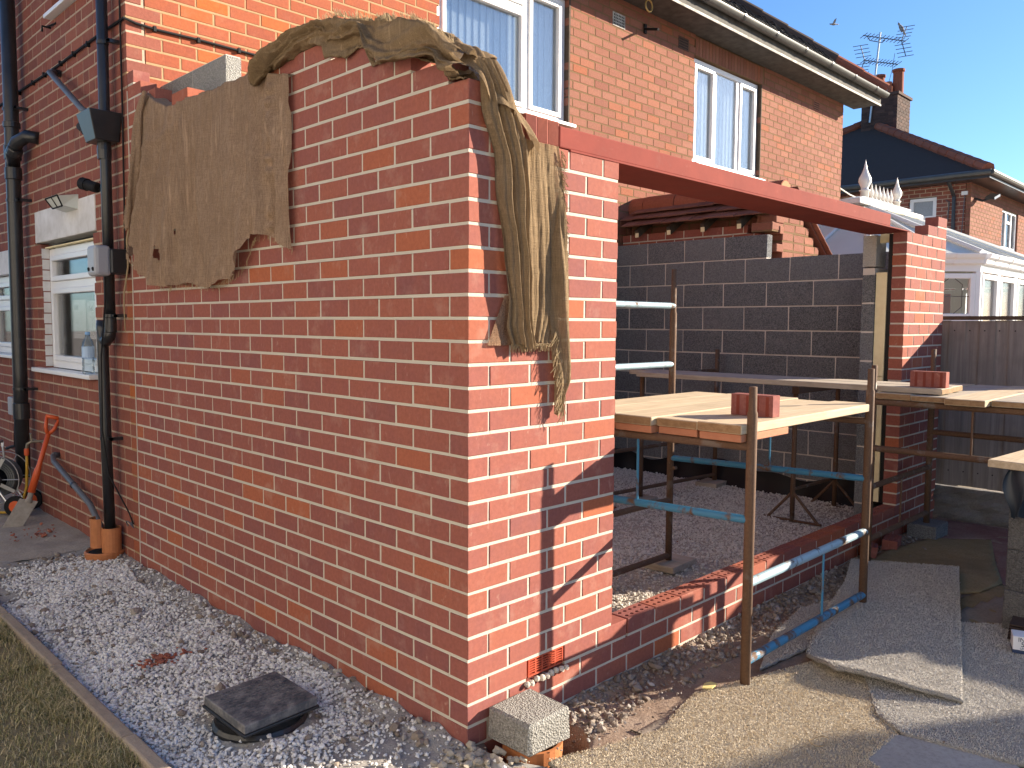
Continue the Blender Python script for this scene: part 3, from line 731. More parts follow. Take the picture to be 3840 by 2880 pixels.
for r_ in range(3):
    for k in range(11):
        y = 1.55+k*.168+(.084 if r_ % 2 else 0)
        if y > 3.2: continue
        o = bpy.data.objects.new('roof_tile', tme); COL.objects.link(o); setpar(o, oh)
        xx = 5.16+r_*.085; o.location = (xx+random.uniform(-.006,.006), y, 2.735+r_*.078+random.uniform(-.004,.004)); o.rotation_euler = (0, -R(38)+R(14), R(90)+random.uniform(-.02,.02)); o.rotation_euler = (R(24), random.uniform(-.02,.02), R(-90)+random.uniform(-.02,.02))
P = []
for k in range(5):
    y = 1.48+k*.40; a = np.linspace(-.15*math.pi, 1.15*math.pi, 14); r0 = .125+.004*(k % 2)
    ring = lambda yy, rr: [(5.43+rr*math.cos(q)*.95, yy, 2.905+rr*math.sin(q)) for q in a]
    mb = MB(); mb.grid(np.array([ring(y, r0), ring(y+.39, r0)])); mb.grid(np.array([ring(y, r0-.015), ring(y+.39, r0-.015)])); mb.grid(np.array([ring(y, r0), ring(y, r0-.015)])); mb.grid(np.array([ring(y+.39, r0), ring(y+.39, r0-.015)]))
    mb.build('ridge_tile', M['ridgetile'], oh, smooth=False)
MB().lathe([(.001,0),(.11,0),(.11,.02),(.05,.022)], (5.43,1.478,2.91), 16, (0,1,0)).build('mortar_end', M['oldmortar'], oh)
MB().lathe([(.001,0),(.02,0),(.025,.012)], (5.44,1.462,2.915), 6, (0,1,0)).build('end_hole', M['rubber'], oh)
t = MB()   # right slope with verge
t.prism([(5.47,1.43,2.95),(5.47,3.25,2.95),(6.46,3.25,2.23),(6.46,1.43,2.23)], (0,0,-.015)); t.build('right_slope', M['rooftile'], oh)
for k in range(9):
    f = k/9; q = MB(); q.obox((5.55+f*.95,1.44,2.925-f*.69), (.11,0,-.075), (0,.10,0), (.006,0,.008)); q.build('verge_tile', M['rooftile'], oh)
for k in range(4):
    y = 1.78+k*.40; q = MB(); q.beam((5.10,y,2.60),(5.52,y,2.86), .045, .075); q.build('rafter', M['darkwood'], oh)
    e = MB(); e.obox((5.098,y,2.6), (.004,0,.0), (0,.043,0), (0,0,.08)); e.build('rafter_end', M['insul'], oh)
for i, (dx, z) in enumerate(((-.12,2.33),(-.06,2.50),(-.14,2.60))):
    MB().box(5.32+dx,5.34,1.44,1.60,z,z+.075).build('toothed_brick', M['oldbrick2'], oh, bevel=.008)
# ================================================================== CONSERVATORY
cv = empty('conservatory', (8.2,1.6,0), 'white conservatory with finials and cresting on its roof ridge', 'conservatory')
EZ = 2.38
fp = [(6.7,3.2),(6.7,1.15),(7.5,.32),(11.0,.32),(11.5,.9),(11.5,3.2)]
def seg(a, b):
    a, b = Vector((*a,0)), Vector((*b,0)); d = (b-a); return a, b, d.length, d.normalized()
for i in range(len(fp)-1):
    a, b, L, d = seg(fp[i], fp[i+1]); nrm = Vector((d.y,-d.x,0))
    if nrm.dot(Vector(((fp[0][0]+fp[3][0])/2,1.5,0))-a) > 0: nrm = -nrm
    npan = max(1, round(L/.72)); q = MB()
    def seg_box(q, s0, s1, z0, z1, t0=0., t1=.06):
        c = a+d*((s0+s1)/2)-nrm*((t0+t1)/2); q.obox((c.x,c.y,(z0+z1)/2), d*(s1-s0), nrm*(t1-t0), (0,0,z1-z0))
    seg_box(q, 0, L, 0, .72); q.build('dwarf_wall', M['upvc'], cv, bevel=.004); q = MB(); seg_box(q, 0, L, EZ-.17, EZ-.02); q.build('head_rail', M['upvc'], cv, bevel=.004)
    for k in range(npan+1):
        s = L*k/npan; q = MB(); seg_box(q, max(0, s-.05), min(L, s+.05), .72, EZ-.17, -.004, .064); q.build('mullion', M['upvc'], cv, bevel=.004)
    for k in range(npan):
        s0, s1 = L*k/npan+.05, L*(k+1)/npan-.05
        q = MB(); e = .055; z0, z1 = (.74, EZ-.19)
        zt = 1.72 if i in (1,) else None
        seg_box(q, s0+.004, s0+e, z0, z1, -.012, .05); seg_box(q, s1-e, s1-.004, z0, z1, -.012, .05); seg_box(q, s0+e, s1-e, z0, z0+e, -.012, .05); seg_box(q, s0+e, s1-e, z1-e, z1, -.012, .05)
        if zt: seg_box(q, s0+e, s1-e, zt-.05, zt+.05, -.012, .05)
        q.build('sash', M['upvc'], cv, bevel=.006)
        q = MB(); seg_box(q, s0+e, s1-e, z0+e, z1-e, .02, .026); q.build('pane', M['glass'], cv)
        if i == 1:
            q = MB(); ld = lambda s, z: a+d*s-nrm*.016+Vector((0,0,z)); s0 += e; s1 -= e
            for x in (s0+.07, s1-.07): q.tube([ld(x,1.78+.06),ld(x,z1-e-.06)], .004, 4)
            q.tube([ld(s0+.07,z1-e-.06),ld(s0+.15,z1-e)], .004, 4); q.tube([ld(s1-.07,z1-e-.06),ld(s1-.15,z1-e)], .004, 4); q.tube([ld(s1-.07,1.84),ld(s1-.15,1.77)], .004, 4); q.tube([ld(s0,1.95),ld(s1,1.95)], .004, 4)
            q.build('lead_came', M['greypvc'], cv)
    # ogee gutter
    q = MB(); pr = [(0,-.09),(.03,-.1),(.05,-.085),(.055,-.05),(.085,-.03),(.10,.0),(.10,.012),(.0,.012)]
    q.prism([a+nrm*r_+Vector((0,0,EZ+z)) for r_, z in pr], b-a); q.build('gutter', M['upvc'], cv)
    for k in range(int(L/.55)):
        c = a+d*(.3+k*.55); q = MB(); q.prism([c+nrm*(r_+.004)+Vector((0,0,EZ+z-.003)) for r_, z in pr], d*.05); q.build('gutter_clip', M['upvc'], cv)
RA, RB = Vector((7.85,1.72,3.06)), Vector((9.4,1.72,3.06))
top = [RA, RA, RA, RB, RB, RB]
poly = plain('opal_roof_sheet', (.66,.65,.56), .35, .5, nz=.08, sc=3)
for i in range(len(fp)-1):
    p0, p1 = Vector((*fp[i], EZ+.02)), Vector((*fp[i+1], EZ+.02)); a2, b2 = top[i], top[i+1]
    pts = [p0, p1, b2] if (a2-b2).length < .01 else [p0, p1, b2, a2]
    MB().prism(pts, (0,0,-.025)).build('roof_panel', poly, cv)
    MB().tube([p0+Vector((0,0,.01)), a2+Vector((0,0,.02))], .035, 6).build('roof_bar', M['upvcold'], cv)
    n = 3
    for k in range(1, n):
        pa = p0.lerp(p1, k/n); pb = a2.lerp(b2, k/n); MB().tube([pa+Vector((0,0,.01)), pb+Vector((0,0,.02))], .022, 6).build('roof_bar', M['upvcold'], cv)
MB().box(RA.x-.35,RB.x+.2,1.60,1.84,3.05,3.11).prism([(RA.x-.35,1.60,3.111),(RA.x-.35,1.84,3.111),(RA.x-.05,1.76,3.17),(RA.x-.05,1.68,3.17)], (1.6,0,0)).build('ridge_cap', M['upvcold'], cv, bevel=.01)
fin = [(.055,0),(.055,.16),(.07,.165),(.07,.18),(.045,.19),(.05,.22),(.082,.29),(.078,.34),(.05,.40),(.03,.45),(.018,.5),(.008,.56),(.001,.6)]
for x, s in ((7.92,1.0),(8.95,.86)):
    MB().lathe([(r_*.9*s, z*.86*s) for r_, z in fin], (x,1.72,3.1), 14).build('finial', M['upvcold'], cv, smooth=True)
for k in range(6):
    x = 8.13+k*.125; MB().lathe([(.022,0),(.022,.05),(.033,.06),(.018,.075),(.03,.10),(.033,.125),(.018,.17),(.003,.24)], (x,1.72,3.12), 8).build('cresting_spike', M['upvcold'], cv)
MB().box(8.0,8.9,1.70,1.74,3.11,3.15).build('cresting_rail', M['upvcold'], cv)
MB().box(6.9,11.3,3.0,3.1,0,2.3).box(6.8,11.4,.5,3.1,.02,.06).build('inner_wall', plain('dim_inner_wall',(.16,.17,.14),.9), cv)
# ================================================================== NEIGHBOUR HOUSE
NX = 17.52; nh = empty('neighbour_house', (NX,HY,0), 'brick house with dark hipped roof beyond the conservatory', 'house')
B = []; mn = MB(); mn2 = MB(); B2 = []
NW = (20.0,21.4,3.50,4.45); ND = (3.95,4.52,4.03,4.50)
for c in range(28, 55):
    z = c*CH+CH/2
    wallrow(B, mn, c, row(NX, 24., NX if c % 2 else NX-.1125, .235, .014, [NW[:2]] if NW[2] < z < NW[3] else []), 'x', HY, .1025, 1, rec=.0026)
    wallrow(B2, mn2, c, row(HY+.11, 9.5, HY if c % 2 else HY+.1125, .235, .014, [ND[:2]] if ND[2] < z < ND[3] else []), 'y', NX, .1025, 1)
add_bricks(nh, B, M['oldbrick2'], bev=.004, jit=.001, limit=0, seed=14)
add_bricks(nh, B2, M['sidebrick'], bev=.004, jit=.001, limit=0, seed=15)  # shade of this side put into the darker brick colour
mn.build('mortar', M['oldmortar2'], nh); mn2.build('mortar', M['sidemortar'], nh)
MB().box(NX+.11,24,HY+.11,9.5,0,4.74).build('wall_core', M['room'], nh)
MB().box(NX+.004,NX+.1,HY+.11,9.5,0,2.42).box(NX+.1,24,HY+.004,HY+.1,0,2.42).build('lower_wall', M['sidebrick'], nh)
def nwin(o_, bx, pane, mat=M['glass']):
    o = bx.build('window', M['upvc'], nh, bevel=.004); pane.build('pane', mat, o); return o
q = MB(); y = HY+.04
for a, b, c, d in ((NW[0],NW[1],NW[2],NW[2]+.07),(NW[0],NW[1],NW[3]-.07,NW[3]),(NW[0],NW[0]+.08,NW[2]+.07,NW[3]-.07),(NW[1]-.08,NW[1],NW[2]+.07,NW[3]-.07),(20.42,20.5,NW[2]+.07,NW[3]-.07),(20.9,20.98,NW[2]+.07,NW[3]-.07),(20.5,20.9,4.13,4.2)): q.box(a,b,y,y+.06,c,d)
nwin(nh, q, MB().box(NW[0]+.05,NW[1]-.05,y+.03,y+.036,NW[2]+.05,NW[3]-.05))
MB().box(NW[0],NW[1],HY+.14,HY+.15,NW[2],NW[3]).build('curtain', M['slatblind'], nh)
q = MB(); x = NX+.03
for a, b, c, d in ((ND[0],ND[1],ND[2],ND[2]+.07),(ND[0],ND[1],ND[3]-.07,ND[3]),(ND[0],ND[0]+.08,ND[2]+.07,ND[3]-.07),(ND[1]-.08,ND[1],ND[2]+.07,ND[3]-.07)): q.box(x,x+.06,a,b,c,d)
nwin(nh, q, MB().box(x+.03,x+.036,ND[0]+.05,ND[1]-.05,ND[2]+.05,ND[3]-.05), M['frost'])
AP = Vector((21.5,7.1,7.28)); ez = 4.86; c0 = Vector((NX-.42,HY-.42,ez)); c1 = Vector((NX-.42,10.9,ez)); c2 = Vector((26.,HY-.42,ez)); AR = Vector((26,7.1,7.28))
nr = MB().prism([c0,c1,AP], (0,0,-.04)).prism([c2,c0,AP,AR], (0,0,-.04)).build('roof', M['slate'], nh)
t = MB()
for k in range(34):
    f = k/34.; a = c0.lerp(AP, f); b = c1.lerp(AP, f); d = (b-a)
    if d.length < .1: continue
    t.obox((a+b)/2+Vector((.05,0,.045)), d, (.14,0,.085), (-.012,0,.022))
    a2 = c2.lerp(AR, f); t.obox((a+a2)/2+Vector((0,.05,.045)), a2-a, (0,.14,.085), (0,-.012,.022))
t.build('tile_course', M['slate'], nr)
for (p, q_, n) in ((c0, AP, 16), (c1, AP, 16)):
    for k in range(n):
        a = p.lerp(q_, k/n)+Vector((0,0,.06)); b = p.lerp(q_, (k+1.03)/n)+Vector((0,0,.06)); MB().tube([a, b], [.13,.115], 8).build('hip_tile', M['ridgetile'], nr)
MB().box(NX-.46,NX-.40,HY-.46,10.9,ez-.13,ez-.01).box(NX-.40,26,HY-.46,HY-.40,ez-.13,ez-.01).box(NX-.40,NX+.0,HY-.40,10.9,ez-.12,ez-.10).box(NX,26,HY-.40,HY,ez-.12,ez-.10).build('fascia', M['blackpvc'], nh)
g_ = MB().tube([(NX-.5,HY-.5,ez-.02),(NX-.5,10.9,ez-.02)], .06, 8).tube([(NX-.5,HY-.5,ez-.02),(26,HY-.5,ez-.02)], .06, 8); g_.build('gutter', M['gutter'], nh)
MB().tube([(NX-.45,3.62,ez-.05),(NX-.2,3.6,ez-.25),(NX-.06,3.58,ez-.4),(NX-.06,3.56,2.6)], .038, 8).build('downpipe', M['blackpvc'], nh)
fl = MB(); fl.obox((18.05,HY-.28,4.47),(.42,0,.12),(0,.18,.03),(-.02,0,.05)); fl.tube([(17.75,HY,4.42),(17.8,HY-.15,4.36),(17.95,HY-.25,4.42)], .025, 6); fl.build('floodlight', M['blackpvc'], nh)
MB().box(NX-.05,NX,3.32,3.44,4.48,4.56).build('sensor_box', M['upvc'], nh)
MB().tube([(NX-.02,3.38,4.48),(NX-.02,3.4,3.9),(NX-.015,3.43,3.2)], .008, 5).tube([(NX-.02,3.75,4.40),(NX-.03,3.68,4.36),(NX-.02,3.7,3.95)], .012, 5).build('wall_cable', M['greypvc'], nh)
# chimney stack
ck = MB(); B = []
for c in range(74, 90):
    for iv in row(20.9, 21.85, 20.9 if c % 2 else 20.8, .235, .012): B.append(dict(c=((iv[0]+iv[1])/2, 6.10+.05, c*CH+.04), L=iv[1]-iv[0], H=.072, D=.1025, ax='x'))
    for iv in row(6.2, 7.05, 6.2 if c % 2 else 6.1, .235, .012): B.append(dict(c=(20.9+.05,(iv[0]+iv[1])/2, c*CH+.04), L=iv[1]-iv[0], H=.072, D=.1025, ax='y'))
chb = MB().box(20.905,21.85,6.105,7.05,6.2,7.84).box(20.87,21.9,6.06,7.1,7.83,7.9).build('chimney', M['chimbrick'], nh)
add_bricks(nh, B, M['chimbrick'], bev=.004, jit=.001, limit=0, seed=16, name='chimney_brick')
for (x, y, r_, h) in ((21.3,6.75,.15,.62),(21.45,6.3,.15,.72),(21.15,6.45,.09,.35),(21.5,6.55,.1,.4)):
    MB().lathe([(r_*1.12,0),(r_*1.1,.05),(r_*.95,.08),(r_*.9,h-.08),(r_*1.08,h-.06),(r_*1.08,h),(r_*.8,h),(r_*.78,h-.1)], (x,y,7.9), 14).build('chimney_pot', M['ridgetile'], chb)
# ---- aerials on a mast
ae = empty('aerial_mast', (20.8,6.95,6.9), 'galvanised mast with two television aerials by the chimney', 'aerial')
def AE(y, z): return Vector((20.85, y, z))
mp0, mp1 = AE(6.79,7.18), AE(6.60,9.53)
MB().tube([mp0, mp1], .028, 8).build('mast', M['galv'], ae)
def yagi(pa, pb, ne, el, refl, nm):
    pa, pb = Vector(pa), Vector(pb); d = (pb-pa); q = MB(); q.tube([pa, pb], .014, 6); s = Vector((.5,-.55,.55)).normalized()
    for k in range(ne):
        c = pa+d*(.02+.96*k/(ne-1)); q.tube([c-s*el, c+s*el], .009, 4)
    if refl is not None:
        c = pa+d*refl; w_ = d.normalized()
        for sg in (-1, 1):
            arm = (Vector((0,0,1))*sg-w_*.35*(1 if refl > .5 else -1)*-1)*.38
            q.tube([c, c+arm], .012, 5)
            for k in range(1, 5): e = c+arm*(k/4); h = Vector((.6,-.5,.15)).normalized()*.22; q.tube([e-h, e+h], .009, 4)
    return q.build(nm, M['greypvc'], ae)
yagi(AE(7.06,9.56), AE(5.93,9.14), 12, .12, .9, 'upper_aerial'); yagi(AE(7.02,8.89), AE(6.10,8.58), 12, .13, .03, 'lower_aerial')
yagi(AE(7.06,8.24), AE(6.36,8.10), 9, .07, None, 'small_aerial')
MB().tube([AE(6.36,8.10),AE(6.38,7.87)], .02, 6).tube([AE(6.20,8.89),AE(6.25,8.48),AE(6.34,8.10)], .007, 4).tube([AE(6.87,8.58),AE(6.88,8.33),AE(6.95,8.13)], .007, 4).tube([AE(6.41,7.92),AE(6.54,7.79),AE(6.71,7.72)], .007, 4).tube([AE(6.95,9.52),AE(6.87,9.38),AE(6.67,9.30)], .012, 5).tube([AE(6.47,9.30),AE(6.54,9.25),AE(6.67,9.30)], .012, 5).build('aerial_cables', M['greypvc'], ae)
# ---- birds
def bird(name, c, L, label, fly):
    ax = (AE(6.00,9.39)-AE(6.11,9.59)).normalized() if not fly else Vector((.75,-.5,.05)).normalized()
    e = empty(name, c, label, 'bird'); c = Vector(c)
    pr = [(.001,-.5),(.05,-.46),(.085,-.38),(.07,-.30),(.12,-.15),(.15,.0),(.12,.18),(.06,.34),(.045,.6),(.03,.72)]
    g = plain('pigeon_'+name, (.22,.20,.18), .8, .2, c2=(.36,.32,.28), sc=18)
    MB().lathe([(r_*L, z*L) for r_, z in pr], c, 12, ax).build('body', g, e, smooth=True)
    MB().lathe([(.02*L,0),(.001,.09*L)], c-ax*L*.48+Vector((0,0,.01)), 6, -ax).build('beak', M['rubber'], e)
    if fly:
        s = Vector((0,0,1)); f_ = ax
        MB().prism([c+f_*L*-.12, c+s*L*.55+f_*L*.15, c+s*L*.75+f_*L*.42, c+s*L*.4+f_*L*.35, c+f_*L*.18], (.02,.02,0)).build('wing', g, e)
        MB().prism([c+f_*L*-.12, c+Vector((.45,.4,.2))*L, c+Vector((.5,.42,.1))*L+f_*L*.3, c+f_*L*.18], (0,0,.02)).build('wing', g, e)
    else: MB().tube([c+Vector((0,0,-.1*L)), c+Vector((.02,0,-.3*L))], .012, 5).build('leg', M['ridgetile'], e)
bird('perched_pigeon', AE(6.06,9.51), .36, 'brown grey pigeon perched on top of the aerial', False)
bird('flying_bird', (18.5,6.86,9.2), .21, 'small bird flying in the blue sky left of the aerial', True)
# washing line cable from house to neighbour
MB().tube([(HX,HY+.3,4.1)]+[Vector((HX,HY+.3,4.1)).lerp(Vector((NX,4.85,4.78)), f)-Vector((0,0,.35*4*f*(1-f))) for f in np.linspace(.1,.9,9)]+[(NX,4.85,4.78)], .012, 6).build('overhead_cable', M['upvcold'], None, label='pale cable sagging between the two houses', cat='cable')
# ================================================================== UNSEEN HOUSE ACROSS THE LAWN (pale wall added and lengthened to bounce sun)
lh = empty('unseen_cream_house', (-5,4,0), 'unseen cream rendered house across the lawn, added to bounce sun into the shade', 'house')
crm = plain('cream_render', (.53,.515,.49), .9, .1, c2=(.48,.465,.44), sc=2, bump=.1)
q = MB(); LX = -4.7
for y0, y1, z0, z1 in ((-9,1.2,0,5),(1.2,2.6,0,1),(1.2,2.6,2.2,3.4),(1.2,2.6,4.6,5),(2.6,5.4,0,5),(5.4,6.8,0,1),(5.4,6.8,2.2,3.4),(5.4,6.8,4.6,5),(6.8,10,0,5)): q.box(LX-.25,LX,y0,y1,z0,z1)
q.build('wall', crm, lh); MB().box(LX-6,LX-.26,-9,10,0,5).build('wall_core', M['room'], lh)
for y0 in (1.2,5.4):
    for z0 in (1.0,3.4):
        q = MB(); x = LX-.12
        for a_, b_, c_, d_ in ((y0,y0+1.4,z0,z0+.07),(y0,y0+1.4,z0+1.13,z0+1.2),(y0,y0+.07,z0+.07,z0+1.13),(y0+1.33,y0+1.4,z0+.07,z0+1.13),(y0+.66,y0+.74,z0+.07,z0+1.13)): q.box(x,x+.06,a_,b_,c_,d_)
        o = q.build('window', M['upvc'], lh); MB().box(x+.02,x+.026,y0+.05,y0+1.35,z0+.05,z0+1.15).build('pane', M['glass'], o); MB().box(LX-.05,LX+.06,y0-.05,y0+1.45,z0-.05,z0-.002).build('sill', M['upvc'], o)
MB().prism([(LX+.4,-9.4,4.95),(LX+.4,10.4,4.95),(LX-3.2,7,7.4),(LX-3.2,-6,7.4)], (0,0,.08)).build('roof', M['slate'], lh)
MB().tube([(LX+.45,-9.4,4.95),(LX+.45,10.4,4.95)], .06, 8).build('gutter', M['upvc'], lh)
# ================================================================== FENCE
FX = 5.42
fe = empty('timber_fence', (FX,-2,0), 'weathered vertical board fence on a rock faced concrete gravel board', 'fence')
rs = random.Random(4); y = .42; k = 0
while y > -7.2:
    wd = rs.uniform(.112,.128); q = MB(); q.prism([(FX,y,.29),(FX,y-wd-.012,.29),(FX+.008,y-wd-.012,1.685),(FX+.008,y,1.685)], (.012,0,0))
    q = MB(); hh = 1.385 if y > -1.28 else 1.10; q.obox((FX+.002+(.011 if k % 2 else 0),y-wd/2,.297+hh/2), (.014,.003,0), (-.003,wd,0), (0,0,hh+rs.uniform(-.006,.006)))
    o = q.build('fence_board', M['fencew'], fe); y -= wd-.008; k += 1
    if k < 14:
        d = MB()
        for z in (1.60,1.05,.42): d.lathe([(.006,0),(.006,.002)], (FX-.004,y+wd*.6,z), 6, (-1,0,0))
        d.build('nail_head', M['rubber'], o)
MB().box(FX-.02,FX+.03,-1.25,.4,1.688,1.72).build('capping_rail', M['darkwood'], fe); MB().box(FX-.02,FX+.03,-7.2,-1.35,1.403,1.435).build('capping_rail', M['darkwood'], fe)
for yy in (-.10,-1.93,-3.76,-5.6): pass
for yy in (-1.3,-3.15,-5.0): MB().box(FX-.03,FX+.07,yy-.05,yy+.05,-.1,1.74 if yy > -2 else 1.45).build('concrete_post', M['slabm'], fe, bevel=.006)
n, mm = 120, 12; P = np.zeros((n, mm, 3))
for i in range(n):
    for j in range(mm):
        yy = .4-i*7.5/(n-1); z = -.03+.315*j/(mm-1)
        rel = .022*abs(math.sin(yy*9+2*math.floor(z/.105)))*abs(math.sin(z*30))+.008*math.sin(yy*33+z*50)
        P[i,j] = (FX-.022-rel, yy, z)
g_ = MB(); g_.grid(P); g_.box(FX-.02,FX+.04,-7.1,.4,-.05,.283); g_.build('gravel_board', soil('rock_face_concrete', (.17,.165,.16), (.22,.215,.21), (.14,.135,.13), 9, .5), fe, smooth=False)
sh = empty('unseen_shadow_garage', (7.2,-7.2,0), 'unseen brown timber garage beyond the fence, sized to cast the yard shadow', 'garage')  # unseen caster, placed and raised to throw the lower yard shadow
for i in range(30):
    z = .05+i*.098; MB().box(6.0,6.02,-9.3,-5.64,z,z+.092).build('plank', M['darkwood'], sh)
MB().box(6.021,8.5,-9.3,-5.64,0,3.0).build('garage_body', M['darkwood'], sh)
MB().prism([(5.9,-9.4,3.0),(5.9,-5.60,3.0),(7.25,-5.60,3.6),(7.25,-9.4,3.6)], (0,0,.04)).prism([(7.25,-9.4,3.6),(7.25,-5.60,3.6),(8.5,-5.60,3.0),(8.5,-9.4,3.0)], (0,0,.04)).build('roof', M['slate'], sh)
# ================================================================== GROUND
def sheet(name, x0, x1, y0, y1, zf, nx, ny, mat, kind='structure', **k):
    X_, Y_ = np.meshgrid(np.linspace(x0,x1,nx), np.linspace(y0,y1,ny), indexing='ij'); Z_ = zf(X_, Y_)
    V = np.stack([X_,Y_,Z_], -1).reshape(-1,3); I = np.arange(nx*ny).reshape(nx,ny)
    F = np.stack([I[:-1,:-1],I[1:,:-1],I[1:,1:],I[:-1,1:]], -1).reshape(-1,4)
    return fastmesh(name, V, F, mat, None, smooth=True, kind=kind, **k)
def zleft(x, y):     # ground left of the side wall
    z = .006+.02*fbm(x, y, 4, 4, 3)+.006*fbm(x, y, 22, 3, 8)
    z = z+.035*np.exp(-((x+.0)/.10)**2)*(.6+fbm(x, y, 6, 3, 5))+.02*np.clip((y-3.2)/1.0, 0, 1)
    z = z-.02*np.clip((.3-y)/.4, 0, 1)
    return z
def zfront(x, y):
    z = .012+.010*fbm(x, y, 3, 4, 13)
    tr = np.clip(1-np.abs(y+.09)/.16, 0, 1)*np.clip((4.6-x)/.3, 0, 1)
    z = z-.030*tr+.03*tr*fbm(x, y, 9, 3, 17)+.010*np.clip(1-np.abs(y+.13)/.3, 0, 1)*fbm(x, y, 28, 3, 19)
    hole = np.clip(1-(((x-.24)/.20)**2+((y+.14)/.20)**2), 0, 1); hole = np.clip(hole*3, 0, 1)
    return z-.22*hole
def zin(x, y): return .030+.02*fbm(x, y, 2.2, 3, 23)+.05*np.clip((x-3.6)/1.4, 0, 1)+.012*fbm(x, y, 9, 3, 24)
sheet('ground', -150, 160, -150, 160, lambda x, y: x*0-.16, 8, 8, M['concrete'])
sheet('gravel_bed_soil', -.90, .0, -1.0, 3.95, zleft, 70, 300, soil('grey_stone_dust', (.33,.31,.285), (.43,.41,.38), (.28,.26,.24), 14, .7))
sheet('side_path', -3.2, .0, 3.9, 9.5, lambda x, y: .02+.012*fbm(x, y, 2, 4, 31)+.01*fbm(x, y, 10, 3, 33), 90, 120, soil('pale_dusty_path', (.36,.315,.265), (.45,.40,.345), (.30,.26,.22), 10, .6))
sheet('front_yard', 0, 5.42, -4.5, .0, zfront, 260, 230, M['clayey'])
sheet('corner_yard', -3.5, .0, -4.5, -.92, lambda x, y: -.012+.01*fbm(x, y, 3, 3, 41), 60, 60, M['concrete'])
sheet('concrete_path', .55, 5.4, -4.4, -.30, lambda x, y: np.where((x-.4)*.2+y > -.33, -.05, .020+.007*fbm(x, y, 4, 4, 43)), 150, 130, M['concrete'])
sheet('extension_subfloor', .1, WX, .1, 3.25, zin, 120, 90, soil('dusty_hardcore', (.42,.38,.33), (.52,.47,.41), (.36,.32,.28), 12, .6))
sheet('lawn', -4.5, -.93, -2.5, 3.9, lambda x, y: .024+.014*fbm(x, y, 5, 3, 51), 90, 130, M['dirtgrass'])
# ---- stones
ICO_V = None
bm = bmesh.new(); bmesh.ops.create_icosphere(bm, subdivisions=1, radius=1.); bm.verts.ensure_lookup_table()
ICO_V = np.array([v.co[:] for v in bm.verts]); ICO_F = np.array([[v.index for v in f.verts] for f in bm.faces]); bm.free()
def stones(name, XY, zf, smin, smax, mat, lift=.25, parent=None, flat=.65, pw=2., **k):
    n = len(XY); rs = RS; nv = len(ICO_V)
    base = []
    for q in range(12):
        J = ICO_V*(1+rs.uniform(-.32,.28,(nv,1))); base.append(J)
    base = np.array(base)[rs.randint(0,12,n)]
    sc = smin+(smax-smin)*rs.rand(n)**pw
    base = base*(sc[:,None,None]*.5)*np.stack([rs.uniform(.8,1.35,n), rs.uniform(.7,1.05,n), rs.uniform(flat*.8,flat*1.25,n)], 1)[:,None,:]
    a, b, c = rs.uniform(0,6.28,n), rs.normal(0,.35,n), rs.normal(0,.35,n)
    ca, sa, cb, sb, cc, sc_ = np.cos(a), np.sin(a), np.cos(b), np.sin(b), np.cos(c), np.sin(c)
    Rm = np.zeros((n,3,3)); Rm[:,0,0]=ca*cb; Rm[:,0,1]=ca*sb*sc_-sa*cc; Rm[:,0,2]=ca*sb*cc+sa*sc_; Rm[:,1,0]=sa*cb; Rm[:,1,1]=sa*sb*sc_+ca*cc; Rm[:,1,2]=sa*sb*cc-ca*sc_; Rm[:,2,0]=-sb; Rm[:,2,1]=cb*sc_; Rm[:,2,2]=cb*cc
    V = np.einsum('nij,nvj->nvi', Rm, base)
    z = zf(XY[:,0], XY[:,1])+sc*.5*flat*lift*(.6+rs.rand(n)*.9)
    V = V+np.stack([XY[:,0],XY[:,1],z],1)[:,None,:]
    F = (ICO_F[None]+(np.arange(n)*nv)[:,None,None]).reshape(-1,3)
    return fastmesh(name, V.reshape(-1,3), F, mat, parent, np.repeat(rs.rand(n), nv), kind='stuff', **k)
def scatter(n, x0, x1, y0, y1, dens):
    x = RS.uniform(x0,x1,n); y = RS.uniform(y0,y1,n); k = RS.rand(n) < dens(x,y); return np.stack([x[k],y[k]],1)
# left white chippings: denser in the middle, thin at wall foot and near corner
def dl(x, y):
    d = .62+1.4*fbm(x, y, 2.2, 3, 61)
    d = np.where(x > -.10-.05*np.sin(y*5), .10, d); d = d*np.clip((y-.15)/.45, .12, 1)
    d = np.where((np.abs(x+.45) < .2)&(np.abs(y-.76) < .2), 0, d); return np.clip(d*np.clip((3.75-y)/.35, 0, 1)+.06, 0, 1)
stones('white_gravel', scatter(62000, -.885, -.01, -.35, 3.8, dl), zleft, .007, .024, M['chip'], 1.0, label='white limestone chippings along the side wall', cat='gravel')
stones('dirt_stones', scatter(2600, -.885, -.01, -.5, 3.9, lambda x, y: .25+.6*np.clip((y-3.2)/.4,0,1)+.5*(x > -.14)), zleft, .008, .045, M['rubble'], .6, pw=3, label='brown grey dirt clods among the white gravel', cat='gravel')
stones('indoor_gravel', scatter(70000, .95, WX-.06, .12, 3.2, lambda x, y: np.clip(.82+1.0*fbm(x, y, 1.7, 3, 71), .25, 1)), zin, .007, .023, M['chip2'], .9, label='dusty pale gravel floor inside the extension', cat='gravel')
stones('trench_rubble', scatter(9000, .30, 4.5, -.30, -.005, lambda x, y: np.clip(.55+fbm(x, y, 4, 3, 81)+.5*(y > -.15), 0, 1)), zfront, .005, .04, M['rubble'], .5, pw=3.6, label='broken mortar and dirt rubble along the low wall', cat='rubble')
stones('trench_stones', scatter(26, .45, 3.6, -.30, -.03, lambda x, y: x*0+.8), zfront, .03, .08, M['rubble'], .7, flat=.5, label='larger grey stones lying in the trench', cat='rubble')
